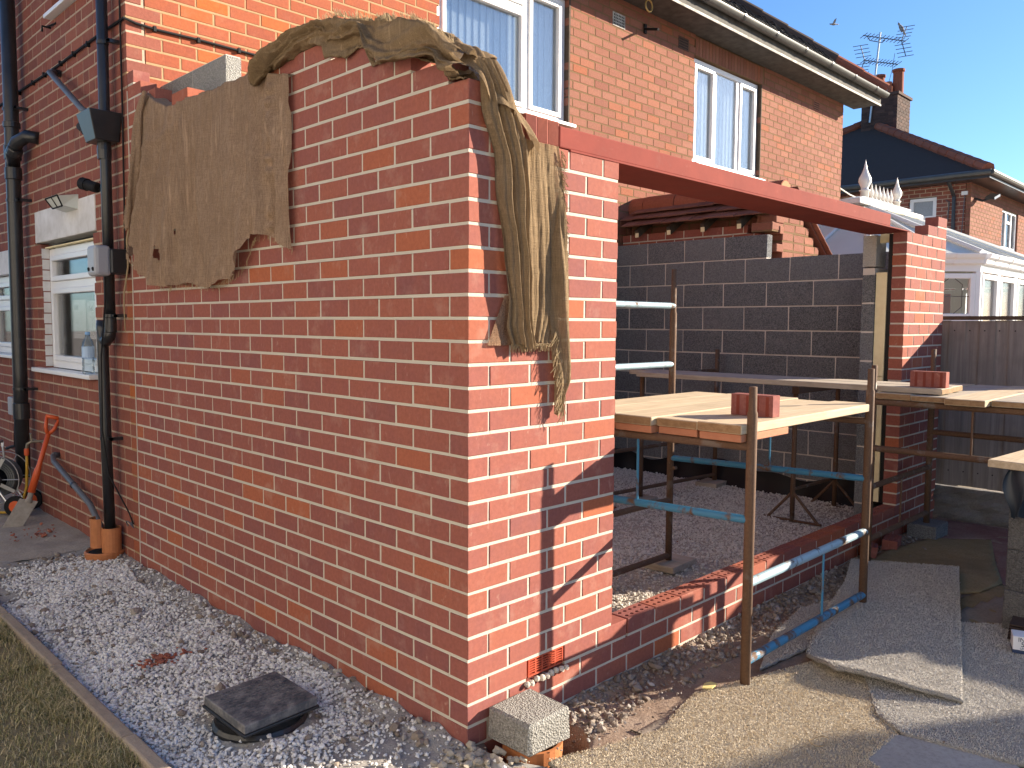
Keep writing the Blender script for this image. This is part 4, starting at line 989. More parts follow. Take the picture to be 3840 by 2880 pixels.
stones('brick_crumbs', np.concatenate([RS.normal((-.52,1.62),(.07,.035),(70,2)), RS.normal((-.30,4.55),(.10,.12),(40,2)), scatter(14, 1.2, 4, .4, 2.2, lambda x, y: x*0+1)]), lambda x, y: np.where(x < 0, zleft(x,y)+.012, zin(x,y)+.012), .012, .05, M['redchip'], .6, flat=.4, pw=2.5, label='crumbs of broken red brick scattered on the gravel', cat='rubble')
for nm, c, s in (('stone', (-.72,2.72), .05), ('stone', (.10,.0), .0)):
    if s: stones('loose_stone', np.array([c, (-.8,2.9), (-.36,2.35), (-.16,.42), (-.12,.30), (-.10,.18)]), zleft, .045, .075, M['rubble'], .6, label='few larger brown stones on the white gravel', cat='stone')
stones('grit', np.concatenate([scatter(900, .3, 2.6, -1.6, -.25, lambda x, y: np.clip(.5+fbm(x, y, 3, 3, 181), 0, 1)), scatter(500, .2, 2.2, -.42, -.2, lambda x, y: x*0+1)]), lambda x, y: np.where(y < -.42, .046, .03+.0*x), .003, .014, M['rubble'], .6, pw=4, label='loose grit scattered over the carpets and yard', cat='grit')
# ---- edging kerbs
rs = random.Random(8); y = -.9; k = 0
while y < 3.95:
    L = .905; q = MB(); n = 8; P = []
    lab = 'concrete edging strip between lawn and gravel, %s piece' % ('nearest', 'second', 'third', 'fourth', 'fifth', 'farthest')[min(k,5)]
    dx = rs.uniform(-.006,.006)
    o = MB().box(-.945+dx,-.893+dx,y,min(y+L-.008,3.95),-.12,.062+rs.uniform(-.004,.004)).build('concrete_edging', M['edging'], None, bevel=.008, label=lab, cat='edging', group='edging strips beside the gravel'); y += L; k += 1
# ---- grass blades
n = 90000
gx = -.95-np.abs(RS.rand(n)**1.3)*1.1; gy = RS.uniform(.3,3.3,n)
keep = (RS.rand(n) < np.clip(.65+1.6*fbm(gx, gy, 5, 3, 91), .1, 1)); gx, gy = gx[keep], gy[keep]; n = len(gx)
h = RS.uniform(.008,.026,n)*(1+.8*(np.abs(gx+1.0) < .08)); a = RS.uniform(0,6.28,n); ln = RS.uniform(.3,1.5,n)
gz = .022+.014*fbm(gx, gy, 5, 3, 51); w_ = RS.uniform(.0011,.0024,n)
bx, by = np.cos(a), np.sin(a); p0 = np.stack([gx-by*w_, gy+bx*w_, gz],1); p1 = np.stack([gx+by*w_, gy-bx*w_, gz],1)
p2 = np.stack([gx+bx*h*ln*.45-by*w_*.6, gy+by*h*ln*.45+bx*w_*.6, gz+h*.75],1); p3 = np.stack([gx+bx*h*ln*.45+by*w_*.6, gy+by*h*ln*.45-bx*w_*.6, gz+h*.75],1); p4 = np.stack([gx+bx*h*ln*1.2, gy+by*h*ln*1.2, gz+h],1)
V = np.stack([p0,p1,p2,p3,p4],1).reshape(-1,3); o5 = np.arange(n)[:,None]*5
F = np.concatenate([o5+np.array([[0,1,3]]), o5+np.array([[0,3,2]]), o5+np.array([[2,3,4]])],0)
fastmesh('lawn_grass', V, F, M['grass'], None, np.repeat(RS.rand(n),5), label='short dry patchy lawn grass beyond the edging', cat='grass', kind='stuff')
# ---- inspection cover
mc = empty('inspection_cover', (-.45,.76,.03), 'square black plastic inspection cover sitting on its ring in the gravel', 'drain cover')
MB().lathe([(.17,-.05),(.19,-.045),(.19,.0),(.18,.014),(.17,.014),(.165,-.04)], (-.45,.77,.012), 32).build('ring', M['blackpvc'], mc, smooth=False)
MB().lathe([(.175,-.05),(.175,.045),(.16,.05)], (-.45,.77,.005), 28).build('riser', M['rubber'], mc)
cm = G('dusty_black_cover', .55, .4); p = cm.pos(1.); cm.col(cm.mix(cm.ramp(cm.noise(p, 14, 5, .7), [(.42,0.),(.72,.8)]), (.075,.078,.088), (.33,.31,.29))); cm.bump(cm.noise(p, 60, 3), .3, .003)
lid = MB(); lid.obox((-.45,.765,.085), (.325,.012,.004), (-.012,.325,.012), (0,0,.036)); lid.build('lid', cm, mc, bevel=.004)
t = MB(); ux = Vector((.30,.012,.004)).normalized(); uy = Vector((-.012,.30,.012)).normalized(); uz = ux.cross(uy)
for i in range(-3,4):
    for j in range(-7,8):
        c = Vector((-.45,.76,.085))+ux*(i*.042+(.011 if j % 2 else -.011))+uy*(j*.0195)+uz*.0185; t.obox(c, ux*.03, uy*.011, uz*.004)
t.build('tread_pattern', cm, mc)
MB().obox((-.45,.765,.061), (.338,.0126,.004), (-.0126,.338,.012), (0,0,.012)).build('rim', M['blackpvc'], mc, bevel=.003)
# ---- block on orange pipe at the corner
ob = empty('drain_pipe_stub', (.21,-.15,-.1), 'orange clay drain pipe stub under the concrete block at the corner', 'pipe')
MB().lathe([(.105,-.12),(.105,.0),(.118,.002),(.118,.055),(.104,.055),(.098,.0),(.098,-.1)], (.215,-.14,-.035), 28).build('pipe_socket', M['clay'], ob, smooth=False)
bm = brick_bm(.235, .13, .232, .012, .004, 5); me = bpy.data.meshes.new('concrete_block'); bm.to_mesh(me); bm.free(); me.materials.append(M['blocklight'].m)
o = bpy.data.objects.new('concrete_block', me); COL.objects.link(o); o.location = (.205,-.131,.087); o.rotation_euler = (0,0,-.01)
tag(o, 'rough grey concrete block covering the drain at the wall corner', 'block')
# ---- slabs at the corner and in front
def slab(pts, z, th, mat, label):
    MB().prism([(x,y,z) for x, y in pts], (0,0,-th)).build('paving_slab', mat, None, bevel=.006, label=label, cat='paving slab')
slab([(-.34,-.05),(-.06,.03),(.035,-.01),(.035,-.12),(-.05,-.30),(-.30,-.42),(-.5,-.3)], .012, .06, M['slabwarm'], 'sunlit sandy slab corner with mortar lumps by the wall corner')
slab([(-.045,-.30),(.06,-.16),(.13,-.30),(.10,-.75),(-.3,-.72),(-.28,-.44)], .004, .06, M['slabm'], 'grey slab beside the beige carpet at the bottom edge')
slab([(.95,-1.10),(1.25,-1.12),(1.36,-1.50),(1.0,-1.9),(.6,-1.7)], .030, .03, M['slabm'], 'pale grey slab showing between the carpets')
stones('mortar_lumps', np.concatenate([RS.normal((-.03,-.10),(.035,.03),(60,2)), RS.normal((.08,-.20),(.03,.02),(14,2)), RS.normal((-.10,-.05),(.05,.03),(60,2))]), lambda x, y: x*0+.014, .006, .05, M['slabwarm'], .7, pw=3, label='crumbled mortar lumps on the sandy slab', cat='rubble')
# ---- carpets
def carpet(name, pts, mat, z0, th, label, lift=None, nn=90, seed=0):
    """pts: outline polygon; grid clipped to it"""
    xs = [p[0] for p in pts]; ys = [p[1] for p in pts]; x0, x1, y0, y1 = min(xs), max(xs), min(ys), max(ys)
    st = max(x1-x0, y1-y0)/nn; nx = int((x1-x0)/st)+2; ny = int((y1-y0)/st)+2
    bm = bmesh.new(); vs = [bm.verts.new((x, y, 0)) for x, y in pts]; f = bm.faces.new(vs)
    for i in range(1, nx): bmesh.ops.bisect_plane(bm, geom=bm.verts[:]+bm.edges[:]+bm.faces[:], plane_co=(x0+i*st,0,0), plane_no=(1,0,0))
    for j in range(1, ny): bmesh.ops.bisect_plane(bm, geom=bm.verts[:]+bm.edges[:]+bm.faces[:], plane_co=(0,y0+j*st,0), plane_no=(0,1,0))
    bound = {v for e in bm.edges if e.is_boundary for v in e.verts}
    for v in bm.verts:
        x, y = v.co.x, v.co.y; z = z0+th+.006*float(fbm(x, y, 3.5, 3, seed))+.004*float(fbm(x, y, 40, 2, seed+3))
        if lift: z += lift(x, y)
        if v in bound:
            k = .007*float(vnoise(x, y, 60, seed+9)); v.co.x += k; v.co.y += k*.8; z -= th*.45
        v.co.z = z
    r = bmesh.ops.extrude_face_region(bm, geom=bm.faces[:]); nv = [v for v in r['geom'] if isinstance(v, bmesh.types.BMVert)]
    for v in nv: v.co.z -= th*.8
    bmesh.ops.recalc_face_normals(bm, faces=bm.faces)
    me = bpy.data.meshes.new(name); bm.to_mesh(me); bm.free(); me.polygons.foreach_set('use_smooth', [True]*len(me.polygons)); me.materials.append(mat.m)
    o = bpy.data.objects.new(name, me); COL.objects.link(o); return tag(o, label, 'carpet')
CP = dict()
def tufts(name, pts, n, zt, mat, label, lift=None, seed=0, size=.0046):
    """short pile yarns standing on a carpet"""
    xs = np.array([p[0] for p in pts]); ys = np.array([p[1] for p in pts]); rs = np.random.RandomState(seed)
    x = rs.uniform(xs.min(), xs.max(), n); y = rs.uniform(ys.min(), ys.max(), n); ins = np.zeros(n, bool); j = len(pts)-1
    for i in range(len(pts)):
        c = ((ys[i] > y) != (ys[j] > y)) & (x < (xs[j]-xs[i])*(y-ys[i])/(ys[j]-ys[i]+1e-9)+xs[i]); ins ^= c; j = i
    x, y = x[ins], y[ins]; n = len(x); z = zt(x, y); a = rs.uniform(0,6.28,n); h = rs.uniform(.5,1.2,n)*size; w_ = size*.28
    tx, ty = np.cos(a), np.sin(a); lx, ly = rs.normal(0,.6,n)*h, rs.normal(0,.6,n)*h
    V = np.stack([np.stack([x-tx*w_,y-ty*w_,z-.002],1), np.stack([x+tx*w_,y+ty*w_,z-.002],1), np.stack([x+lx+tx*w_*.8,y+ly+ty*w_*.8,z+h],1), np.stack([x+lx-tx*w_*.8,y+ly-ty*w_*.8,z+h],1)],1).reshape(-1,3)
    F = np.arange(n)[:,None]*4+np.array([[0,1,2,3]])
    return V, F, rs.rand(n)
def pilecarpet(name, pts, mat, z0, th, label, lift=None, seed=0, n=26000, pm=None):
    o = carpet(name, pts, mat, z0, th, label, lift, 80, seed)
    def zt(x, y):
        z = z0+th+.006*fbm(x, y, 3.5, 3, seed)
        if lift: z = z+np.array([lift(a, b) for a, b in zip(x, y)])
        return z
    V, F, r = tufts('pile', pts, n, zt, mat, '', seed=seed+1)
    q = fastmesh('pile', V, F, pm, None, np.repeat(r, 4), kind='stuff'); q.parent = o
    return o
def pile_mat(name, ramp):
    g = G(name, 1., .05); g.col(g.mix(g.ramp(g.noise(g.pos(1.), 4, 4), [(.4,0.),(.75,.6)]), g.ramp(g.rnd(), ramp), ramp[len(ramp)//2][1])); return g
PG = pile_mat('grey_pile_yarn', [(0,(.42,.40,.375)),(.5,(.55,.53,.495)),(1,(.68,.66,.62))])
PB = pile_mat('beige_pile_yarn', [(0,(.48,.41,.31)),(.5,(.60,.52,.395)),(1,(.71,.625,.49))])
top_pts = [(3.42,-.07),(3.75,-.64),(2.7,-.95),(1.68,-1.25),(1.60,-1.05),(1.54,-.76),(1.68,-.565),(2.2,-.40),(2.9,-.24)]
pilecarpet('carpet_piece', top_pts, M['carpetgrey'], .045, .018, 'grey carpet strip with upturned edge lying over the other carpets', lambda x, y: .045*math.exp(-((x-1.56)/.10)**2)*(.5+.5*math.sin((y+1.25)*4.5)) if x < 2 else 0, 3, 90000, PG)
pilecarpet('carpet_piece', [(.13,-.30),(.60,-.46),(1.0,-.38),(1.36,-.50),(1.75,-.62),(1.80,-1.0),(1.36,-1.02),(1.27,-1.14),(.98,-1.13),(.75,-1.5),(.2,-1.5),(-.1,-.95)], M['carpetbeige'], .016, .016, 'sunlit beige carpet piece at the front of the low wall', None, 5, 130000, PB)
pilecarpet('carpet_piece', [(1.26,-1.15),(1.35,-1.02),(1.75,-.80),(2.72,-.94),(2.95,-1.2),(2.9,-2.2),(1.6,-2.2),(1.32,-1.5)], M['carpetgrey'], .028, .014, 'grey carpet under the block pile at the right edge', None, 7, 90000, PG)
pilecarpet('carpet_piece', [(1.42,-.46),(1.85,-.30),(2.35,-.22),(2.60,-.30),(2.4,-.42),(1.9,-.52)], M['carpetgrey'], .024, .012, 'small grey carpet flap between the scaffold posts and trench', None, 9, 9000, PG)
carpet('stained_carpet', [(3.3,-.10),(3.9,-.10),(4.55,-.20),(4.85,-.55),(4.2,-.74),(3.72,-.90),(3.41,-.85),(3.15,-.60)], M['carpetback'], .018, .008, 'brown stained carpet back in the shade by right pier', None, 40, 11)
carpet('stained_carpet', [(3.42,-.84),(3.72,-.90),(3.3,-1.15),(2.72,-1.12),(2.6,-.92),(3.1,-.75)], M['carpetback'], .012, .006, 'muddy sheet scrap between grey carpet and block pile', None, 30, 12)
carpet('red_mat', [(4.5,-.17),(5.3,-.12),(5.35,-.75),(4.8,-.9),(3.7,-.93),(3.75,-.86),(4.25,-.72),(4.85,-.5)], M['redmat'], .010, .008, 'dusty red mat at the foot of the fence', None, 40, 13)
MB().prism([(1.02,-.40,.045),(1.06,-.385,.047),(1.09,-.40,.05),(1.10,-.425,.045),(1.05,-.43,.044),(1.035,-.42,.044)], (0,0,.006)).build('foam_scrap', plain('yellow_foam',(.55,.45,.18),.9), None, label='small yellow foam scrap on the sunlit carpet', cat='scrap')
# ================================================================== SCAFFOLD
def tubep(e, a, b, r, mat, nm, n=12): return MB().tube([a, b], r, n).build(nm, mat, e, smooth=False)
def post(e, x, y, z0, z1, zc=None, r=.0225):
    q = MB()
    if zc: q.tube([(x,y,z0),(x,y,zc-.012),(x,y,zc),(x,y,z1)], [r,r,r*.8,r*.78], 14)
    else: q.tube([(x,y,z0),(x,y,z1)], r, 14)
    return q.build('post', M['rust'], e, smooth=True)
T1 = empty('scaffold_tower', (1.9,.1,.03), 'rusty and blue tube scaffold tower carrying the sunlit boards in the opening', 'scaffold')
p1, p2, Q, R_ = (1.23,-.49), (2.60,-.468), (2.45,.74), (1.12,.75)
post(T1, *p1, .03, 1.365, 1.26); post(T1, *p2, .03, 1.395, 1.28); post(T1, *Q, .085, 1.99, 1.72, .022); post(T1, *R_, .085, 1.99, 1.72, .022)
v = lambda p, z: (p[0], p[1], z)
tubep(T1, v(p1,.49), v(p2,.475), .021, M['paleblue'], 'rung'); tubep(T1, v(p1,.135), v(p2,.108), .021, M['bluetube'], 'rung')
mid = ((p1[0]+p2[0])/2+.12, (p1[1]+p2[1])/2); tubep(T1, v(mid,.125), v(mid,.48), .0065, M['bluetube'], 'tie_rod', 8)
for z, mt in ((1.755,'paleblue'),(1.378,'paleblue'),(.485,'rust'),(.115,'rust')): tubep(T1, v(R_,z), v(Q,z), .019, M[mt], 'rung')
for a, b in ((p1,R_),(p2,Q)):
    tubep(T1, v(a,.775), v(b,.765), .019, M['bluetube'], 'rail'); tubep(T1, v(a,1.10), v(b,1.10), .019, M['rust'], 'rail')
    f = .46; c = (a[0]*(1-f)+b[0]*f, a[1]*(1-f)+b[1]*f); tubep(T1, v(c,.775), v(c,1.09), .0065, M['bluetube'], 'tie_rod', 8)
tubep(T1, (Q[0]-.01,Q[1]-.03,.70), (Q[0]+.02,Q[1]-.03,.70), .012, M['rust'], 'locking_pin')
def padboard(x, y, zt, w_, d_, rz, label):
    c, s = math.cos(rz), math.sin(rz); q = MB(); q.obox((x,y,zt-.0215), (w_*c,w_*s,0), (-d_*s,d_*c,0), (0,0,.043))
    q.build('sole_board', M['boardy'], None, bevel=.004, label=label, cat='board', group='timber pads under the scaffold posts')
padboard(2.46,.735,.083,.30,.23,.05,'grey timber pad under the near inner scaffold post')
padboard(1.12,.75,.083,.3,.23,0,'timber pad under the scaffold post behind the corner pier')
# platform boards (run along x), two layers
ys = [-.475+i*.2265 for i in range(5)]; rs = random.Random(2)
names = ('front board of the sunlit platform carrying a brick', 'second board of the sunlit platform from the front', 'middle board of the sunlit platform', 'fourth board of the sunlit platform from the front', 'rear board of the sunlit platform')
def board(x0, x1, y0, y1, z0, z1, mat, label, along='x', group='scaffold boards'):
    e = MB().box(x0,x1,y0,y1,z0,z1).build('scaffold_board', mat, None, bevel=.005, label=label, cat='board', group=group)
    if along == 'x':
        MB().box(x0-.0015,x0-.0003,y0+.004,y1-.004,z0+.004,z1-.004).build('board_end', M['boardend'], e); MB().box(x1+.0003,x1+.0015,y0+.004,y1-.004,z0+.004,z1-.004).build('board_end', M['boardend'], e)
    else: MB().box(x0+.004,x1-.004,y0-.0015,y0-.0003,z0+.004,z1-.004).build('board_end', M['boardend'], e)
    return e
for i, y in enumerate(ys):
    dx = rs.uniform(-.03,.01) if i else -.0; ex = (2.63,2.60,2.66,2.62,2.60)[i]
    board(1.165+dx, ex, y, y+.222, 1.157, 1.198+rs.uniform(-.003,.002), M['boardx'], names[i])
    MB().box(1.17+dx+.004, 1.62, y+.006, y+.215, 1.121, 1.1555).build('board_offcut', M['boardpink'], None, bevel=.004, label='pink ended offcut under the '+names[i], cat='board', group='offcuts under the platform')
# platform 2 in front of right pier
T2 = empty('scaffold_tower', (4.0,-.5,.03), 'dark rusty scaffold tower in front of the right hand pier', 'scaffold')
P4, P3, P5, P6 = (3.46,-.16), (4.63,-.155), (3.46,-1.10), (4.63,-1.10)
for p in (P4, P5, P6): post(T2, *p, .03, 1.375, 1.22, .023)
post(T2, *P3, .12, 1.46, 1.22, .023)
for z in (.555,.20): tubep(T2, v(P4,z+.005), v(P3,z), .019, M['rust'], 'rung'); tubep(T2, v(P5,z), v(P6,z), .019, M['rust'], 'rung')
for a, b in ((P4,P5),(P3,P6)):
    for z in (.826,1.135): tubep(T2, v(a,z), v(b,z), .021, M['rust'], 'rail')
tubep(T2, (3.46,-.756,.84), (3.46,-.756,1.125), .007, M['rust'], 'tie_rod', 8); tubep(T2, (4.05,-.158,.21), (4.05,-.158,.55), .007, M['rust'], 'tie_rod', 8)
rs = random.Random(12)
for i in range(4):
    y = -.33-i*.228; dx = (0,-.02,-.13,-.03,.02,-.05)[i]
    board(3.44+dx, 4.80+rs.uniform(-.08,.1), y-.222+.15, y+.15, 1.158, 1.198-(.004 if i % 2 else 0), M['boardy'] if i % 2 else M['boardx'], 'dusty board of the far platform by right pier, number %s from the pier' % ('one','two','three','four','five','six')[i], group='boards of the far platform')
    MB().box(3.44+dx+.05, 3.9, y-.2+.15, y+.13, 1.15, 1.157).build('packing_strip', M['darkwood'], None, label='dark packing strip under far platform board %s from the pier' % ('one','two','three','four','five','six')[i], cat='board', group='packing strips')
board(3.51,3.735,-.56,1.80,1.2005,1.239,M['boardy'],'long board running from the far platform into the room, left of the pair','y')
board(3.762,3.985,-.545,2.06,1.2005,1.239,M['boardy'],'long board running from the far platform into the room, right of the pair','y')
bl = M['block']
MB().box(4.52,4.80,-.26,-.05,.01,.118).build('concrete_block', M['block'], None, bevel=.004, label='dark block under the scaffold post by the right pier', cat='block')
# inner frame carrying long boards
T3 = empty('inner_scaffold', (4.3,2.0,.1), 'rusty scaffold frame near the block wall carrying the long boards', 'scaffold')
U1, U2, U3 = (3.92,2.03), (4.93,1.88), (3.60,2.02)
post(T3, *U1, .09, 1.30, None, .021); post(T3, *U2, .125, 1.40, None, .021)
for z in (1.18,.53,.16): tubep(T3, v(U1,z), v(U2,z+.02), .017, M['rust'], 'rung')
post(T3, 3.0, 2.12, .09, 1.3, None, .021)
for z in (.53,.16): tubep(T3, (3.0,2.12,z), v(U1,z), .017, M['rust'], 'rung')
padboard(4.88,1.87,.125,.30,.22,.1,'grey timber pad under the post near the block wall'); padboard(3.9,2.02,.085,.26,.22,.1,'timber pad under the post behind the sunlit platform')
# adjustable trestle
T4 = empty('builders_trestle', (4.5,.68,.06), 'rusty adjustable trestle with splayed feet by the block wall', 'trestle')
for tx, ty in ((4.14,.70),(4.87,.67)):
    post(T4, tx, ty, .06, 1.10, None, .019)
    for s in (-1, 1): tubep(T4, (tx,ty,.30), (tx+.01,ty+s*.21,.07), .012, M['rust'], 'brace')
    tubep(T4, (tx+.005,ty-.24,.068), (tx-.005,ty+.24,.066), .011, M['rust'], 'foot')
tubep(T4, (4.14,.70,.32), (4.87,.67,.32), .012, M['rust'], 'cross_tie')
MB().box(4.10,4.92,.655,.715,1.095,1.15).build('head_bar', M['rust'], T4, bevel=.004)
# loose bricks
def loosebrick(c, rz, label, rx=0, L=.215, holes=True, H=.075, ry=0):
    me = brick_meshes(M['newbrick'], H, .1025, .002, .0006, holes)[0][0]
    o = bpy.data.objects.new('loose_brick', me); o.location = c; o.rotation_euler = (rx, ry, rz); COL.objects.link(o); tag(o, label, 'brick'); return o
def bands(o):  # thin dark strips painting the shade inside the brick grooves
    for sy in (-1, 1):
        for k in range(4):
            q = MB(); q.box(-.088+k*.05, -.072+k*.05, -.046, .046, sy*.0378-.0006, sy*.0378+.0006); c = q.build('groove_shade_band', plain('groove_shade_tone', (.20,.05,.035), .85, .1), None); c.parent = o
def stripedbrick(c, rz, n, label):
    e = empty('brick_stack', c, label, 'bricks'); cs, sn = math.cos(rz), math.sin(rz)
    for k in range(n):
        x = (k-(n-1)/2)*.066; q = MB(); q.obox((c[0]+x*cs,c[1]+x*sn,c[2]+.052), (.0645*cs,.0645*sn,0), (-.215*sn,.215*cs,0), (0,0,.1025)); q.build('brick', M['newbrick'], e, bevel=.002)
o = loosebrick((1.56,-.325,1.2), R(90)+.03, 'red brick standing on edge on the front platform board', R(90)); o.location.z = 1.2+.0515; bands(o)
o = loosebrick((3.62,-.45,1.2905), R(92), 'red brick standing on edge on the long boards by right pier', R(90)); bands(o)
loosebrick((3.76,-.06,.06), R(20), 'perforated red brick lying tilted at the trench end, nearer one', .15, ry=.1)
loosebrick((4.10,-.09,.05), R(12), 'perforated red brick lying flat at the trench end, farther one', .05)
# ---- block pile at right edge
rs = random.Random(6)
def blk(c, L, H, D, rz, label, mat=M['blocklight']):
    bm = brick_bm(L, H, D, .005, .002, rs.randrange(99)); me = bpy.data.meshes.new('concrete_block'); bm.to_mesh(me); bm.free(); me.materials.append(mat.m)
    o = bpy.data.objects.new('concrete_block', me); o.location = c; o.rotation_euler = (0,0,rz); COL.objects.link(o); tag(o, label, 'block', 'concrete blocks in the pile at right')
dk = block_mat('mid_grey_block', (.075,.074,.072), (.19,.186,.18)); nm = ('bottom','second','third','top')
for k in range(4):
    w0 = (.44,.44,.44,.40)[k]
    jx = (.0,-.015,.02,.01)[k]; off = .0 if k % 2 else .0
    if k in (1,): blk((2.80+.11,-1.20,.035+.2155*k+.108), .215, .215, .14, R(-4), 'half block in the %s course of the pile, camera side' % nm[k], dk); blk((3.24,-1.22,.035+.2155*k+.108), .43, .215, .14, R(-4), '%s course block of the pile beside the half block' % nm[k], dk)
    else: blk((3.01+jx,-1.205,.035+.2155*k+.108), .44, .215, .14, R(-4), '%s block of the front row of the pile at the right edge' % nm[k], dk)
    blk((3.03-jx,-1.352,.035+.2155*k+.108), .44, .215, .14, R(-4), '%s block of the rear row of the pile at the right edge' % nm[k], dk)
q = MB(); q.obox((3.0,-1.26,.922), (.60,-.05,0), (.04,.40,0), (0,0,.04)); q.build('lid_board', M['boardx'], None, bevel=.004, label='pale board lying on top of the block pile', cat='board')
P = np.zeros((8,14,3))
for i in range(8):
    for j in range(14):
        t = j/13; P[i,j] = (2.74+.02*math.sin(i*1.1)-.03*math.sin(t*3.1), -1.11-.02-i*.016+.02*math.sin(t*5+i*.6), .90-.25*t-.01*math.sin(i))
MB().grid(P).build('plastic_sheet', plain('dark_blue_membrane',(.012,.02,.032),.45,.5), None, smooth=True, label='dark blue membrane strip hanging from the pile top', cat='sheet')
q = MB()
for k in range(6): q.obox((2.70+.006*k,-1.29,.055+.013*k), (.02,-.22,.0), (.16,.02,0), (0,0,.006))
q.build('slate_stack', M['slate'], None, label='small stack of dark slates at foot of the block pile', cat='slates')
bx = empty('carton', (2.53,-1.33,.04), 'small white and navy printed carton at right edge under the slates', 'box')
U = Vector((.10,-.30,0)).normalized(); N_ = Vector((-U.y,U.x,0)); N_ = N_ if N_.x < 0 else -N_
cc = Vector((2.535,-1.329,.085)); MB().obox(cc, U*.20, N_*.10, (0,0,.085)).build('carton_body', M['paper'], bx, bevel=.002)
MB().obox(cc+Vector((0,0,-.033))+N_*.0006, U*.2005, N_*.1005, (0,0,.018)).build('navy_band', plain('navy_print',(.02,.04,.10),.6), bx)
def tm(z, s): 
    m4 = Matrix((U, Vector((0,0,1)), N_)).transposed().to_4x4(); m4.translation = cc+N_*.0512+Vector((0,0,z))+U*s; return m4
navy = plain('navy_ink', (.02,.04,.10), .6)
text('carton_text', 'INV', .03, navy, bx, tm(.018,-.055)); text('carton_text', '50', .034, navy, bx, tm(-.006,-.05)); text('carton_text', 'UNITS', .014, navy, bx, tm(-.02,-.05))
MB().tube([(.94+.03*math.cos(a)*1.4+1.5*0, -.98+.05*math.sin(a*.8), .052+.004*math.sin(a*3)) for a in np.linspace(0,4.2,16)], .0022, 5).build('string_loop', M['stringm'], None, label='loop of loose string on the beige carpet', cat='string')
# ================================================================== LEFT: pipes, window light, tools
def pipe(name, pts, r, mat, label, cat='pipe', rings=(), clips=()):
    e = empty(name, pts[-1], label, cat)
    MB().tube(pts, r, 20).build('pipe', mat, e, smooth=True)
    for (x, y, z, l_) in rings: MB().lathe([(r*1.02,0),(r*1.16,.004),(r*1.16,l_-.004),(r*1.02,l_)], (x,y,z), 20).build('coupling', mat, e, smooth=False)
    for (x, y, z) in clips:
        MB().lathe([(r*1.1,0),(r*1.1,.022)], (x,y,z), 20).box(x+.0, -.0, y-r*1.3-.05, y-r*1.3-.02, z, z+.022).box(x, x+.012, y-r*1.3-.05, y-r, z+.001, z+.021).build('clip', mat, e)
    return e
sp = pipe('soil_pipe', [(-.10,5.50,5.2),(-.10,5.52,3.2),(-.10,5.56,1.2),(-.10,5.57,.3)], .055, M['blackpvc'], 'thick black soil pipe at the left edge of the house wall', rings=((-.10,5.52,2.96,.12),(-.10,5.52,2.80,.10),(-.10,5.56,.80,.14),(-.10,5.52,3.22,.05)), clips=((-.10,5.53,3.36),(-.10,5.53,2.62),(-.10,5.56,1.05)))
MB().tube([(-.10,5.50,2.93),(-.13,5.42,3.0),(-.11,5.33,3.08),(-.06,5.25,3.12),(.0,5.16,3.10)], [.05,.052,.052,.05,.05], 16).build('branch', M['blackpvc'], sp, smooth=True)
MB().lathe([(.056,0),(.06,.01),(.06,.05),(.056,.06)], (-.125,5.40,2.99), 16, (.1,-.5,.5)).build('coupling', M['blackpvc'], sp)
rp = pipe('rainwater_pipe', [(-.07,3.44,5.2),(-.07,3.47,2.6),(-.07,3.475,1.60)], .034, M['blackpvc'], 'black rainwater pipe with hopper near the house corner', rings=((-.07,3.475,1.56,.10),), clips=((-.07,3.46,3.42),(-.07,3.47,1.66)))
MB().tube([(-.07,3.475,1.60),(-.075,3.49,1.53),(-.08,3.54,1.50),(-.08,3.58,1.52),(-.08,3.60,1.58),(-.08,3.60,1.62)], .038, 16).build('offset_bend', M['blackpvc'], rp, smooth=True)
MB().tube([(-.075,3.60,1.64),(-.08,3.60,1.56),(-.08,3.595,.9),(-.08,3.57,.20)], [.04,.036,.035,.035], 20).build('lower_pipe', M['blackpvc'], rp, smooth=True)
MB().lathe([(.038,0),(.038,.022)], (-.08,3.595,.83), 18).box(-.08,0,3.50,3.53,.83,.852).box(-.08,-.066,3.50,3.57,.831,.851).build('clip', M['blackpvc'], rp)
hp = MB(); hp.prism([(-.20,3.60,2.98),(-.16,3.66,2.98),(-.02,3.66,2.98),(-.0,3.60,2.98),(-.0,3.36,2.98),(-.20,3.36,2.98)], (0,0,.035))
T_ = [(-.20,3.60,2.98),(-.16,3.66,2.98),(-.0,3.66,2.98),(-.0,3.35,2.98),(-.20,3.35,2.98)]; Bm = [(-.155,3.57,2.80),(-.135,3.59,2.80),(-.01,3.59,2.80),(-.01,3.39,2.80),(-.155,3.39,2.80)]
hp = MB(); hp.add(T_+Bm, [(0,1,2,3,4),(9,8,7,6,5)]+[(i,5+i,5+(i+1)%5,(i+1)%5) for i in range(5)]); hp.build('hopper', M['blackpvc'], rp, bevel=.004)
MB().lathe([(.042,0),(.045,.06),(.04,.12)], (-.075,3.473,2.69), 18).build('hopper_outlet', M['blackpvc'], rp)
MB().tube([(-.03,4.56,3.48),(-.09,4.50,3.46),(-.10,3.80,3.07),(-.09,3.62,2.99)], .021, 12).build('waste_pipe', M['greypvc'], rp, smooth=True)
MB().lathe([(.027,0),(.028,.06),(.024,.065)], (-.0,4.56,3.48), 12, (-1,0,0)).build('waste_elbow', M['blackpvc'], rp)
MB().tube([(-.06,3.80,2.92),(-.10,3.76,2.92),(-.14,3.70,2.93)], .03, 12).build('side_inlet', M['blackpvc'], rp)
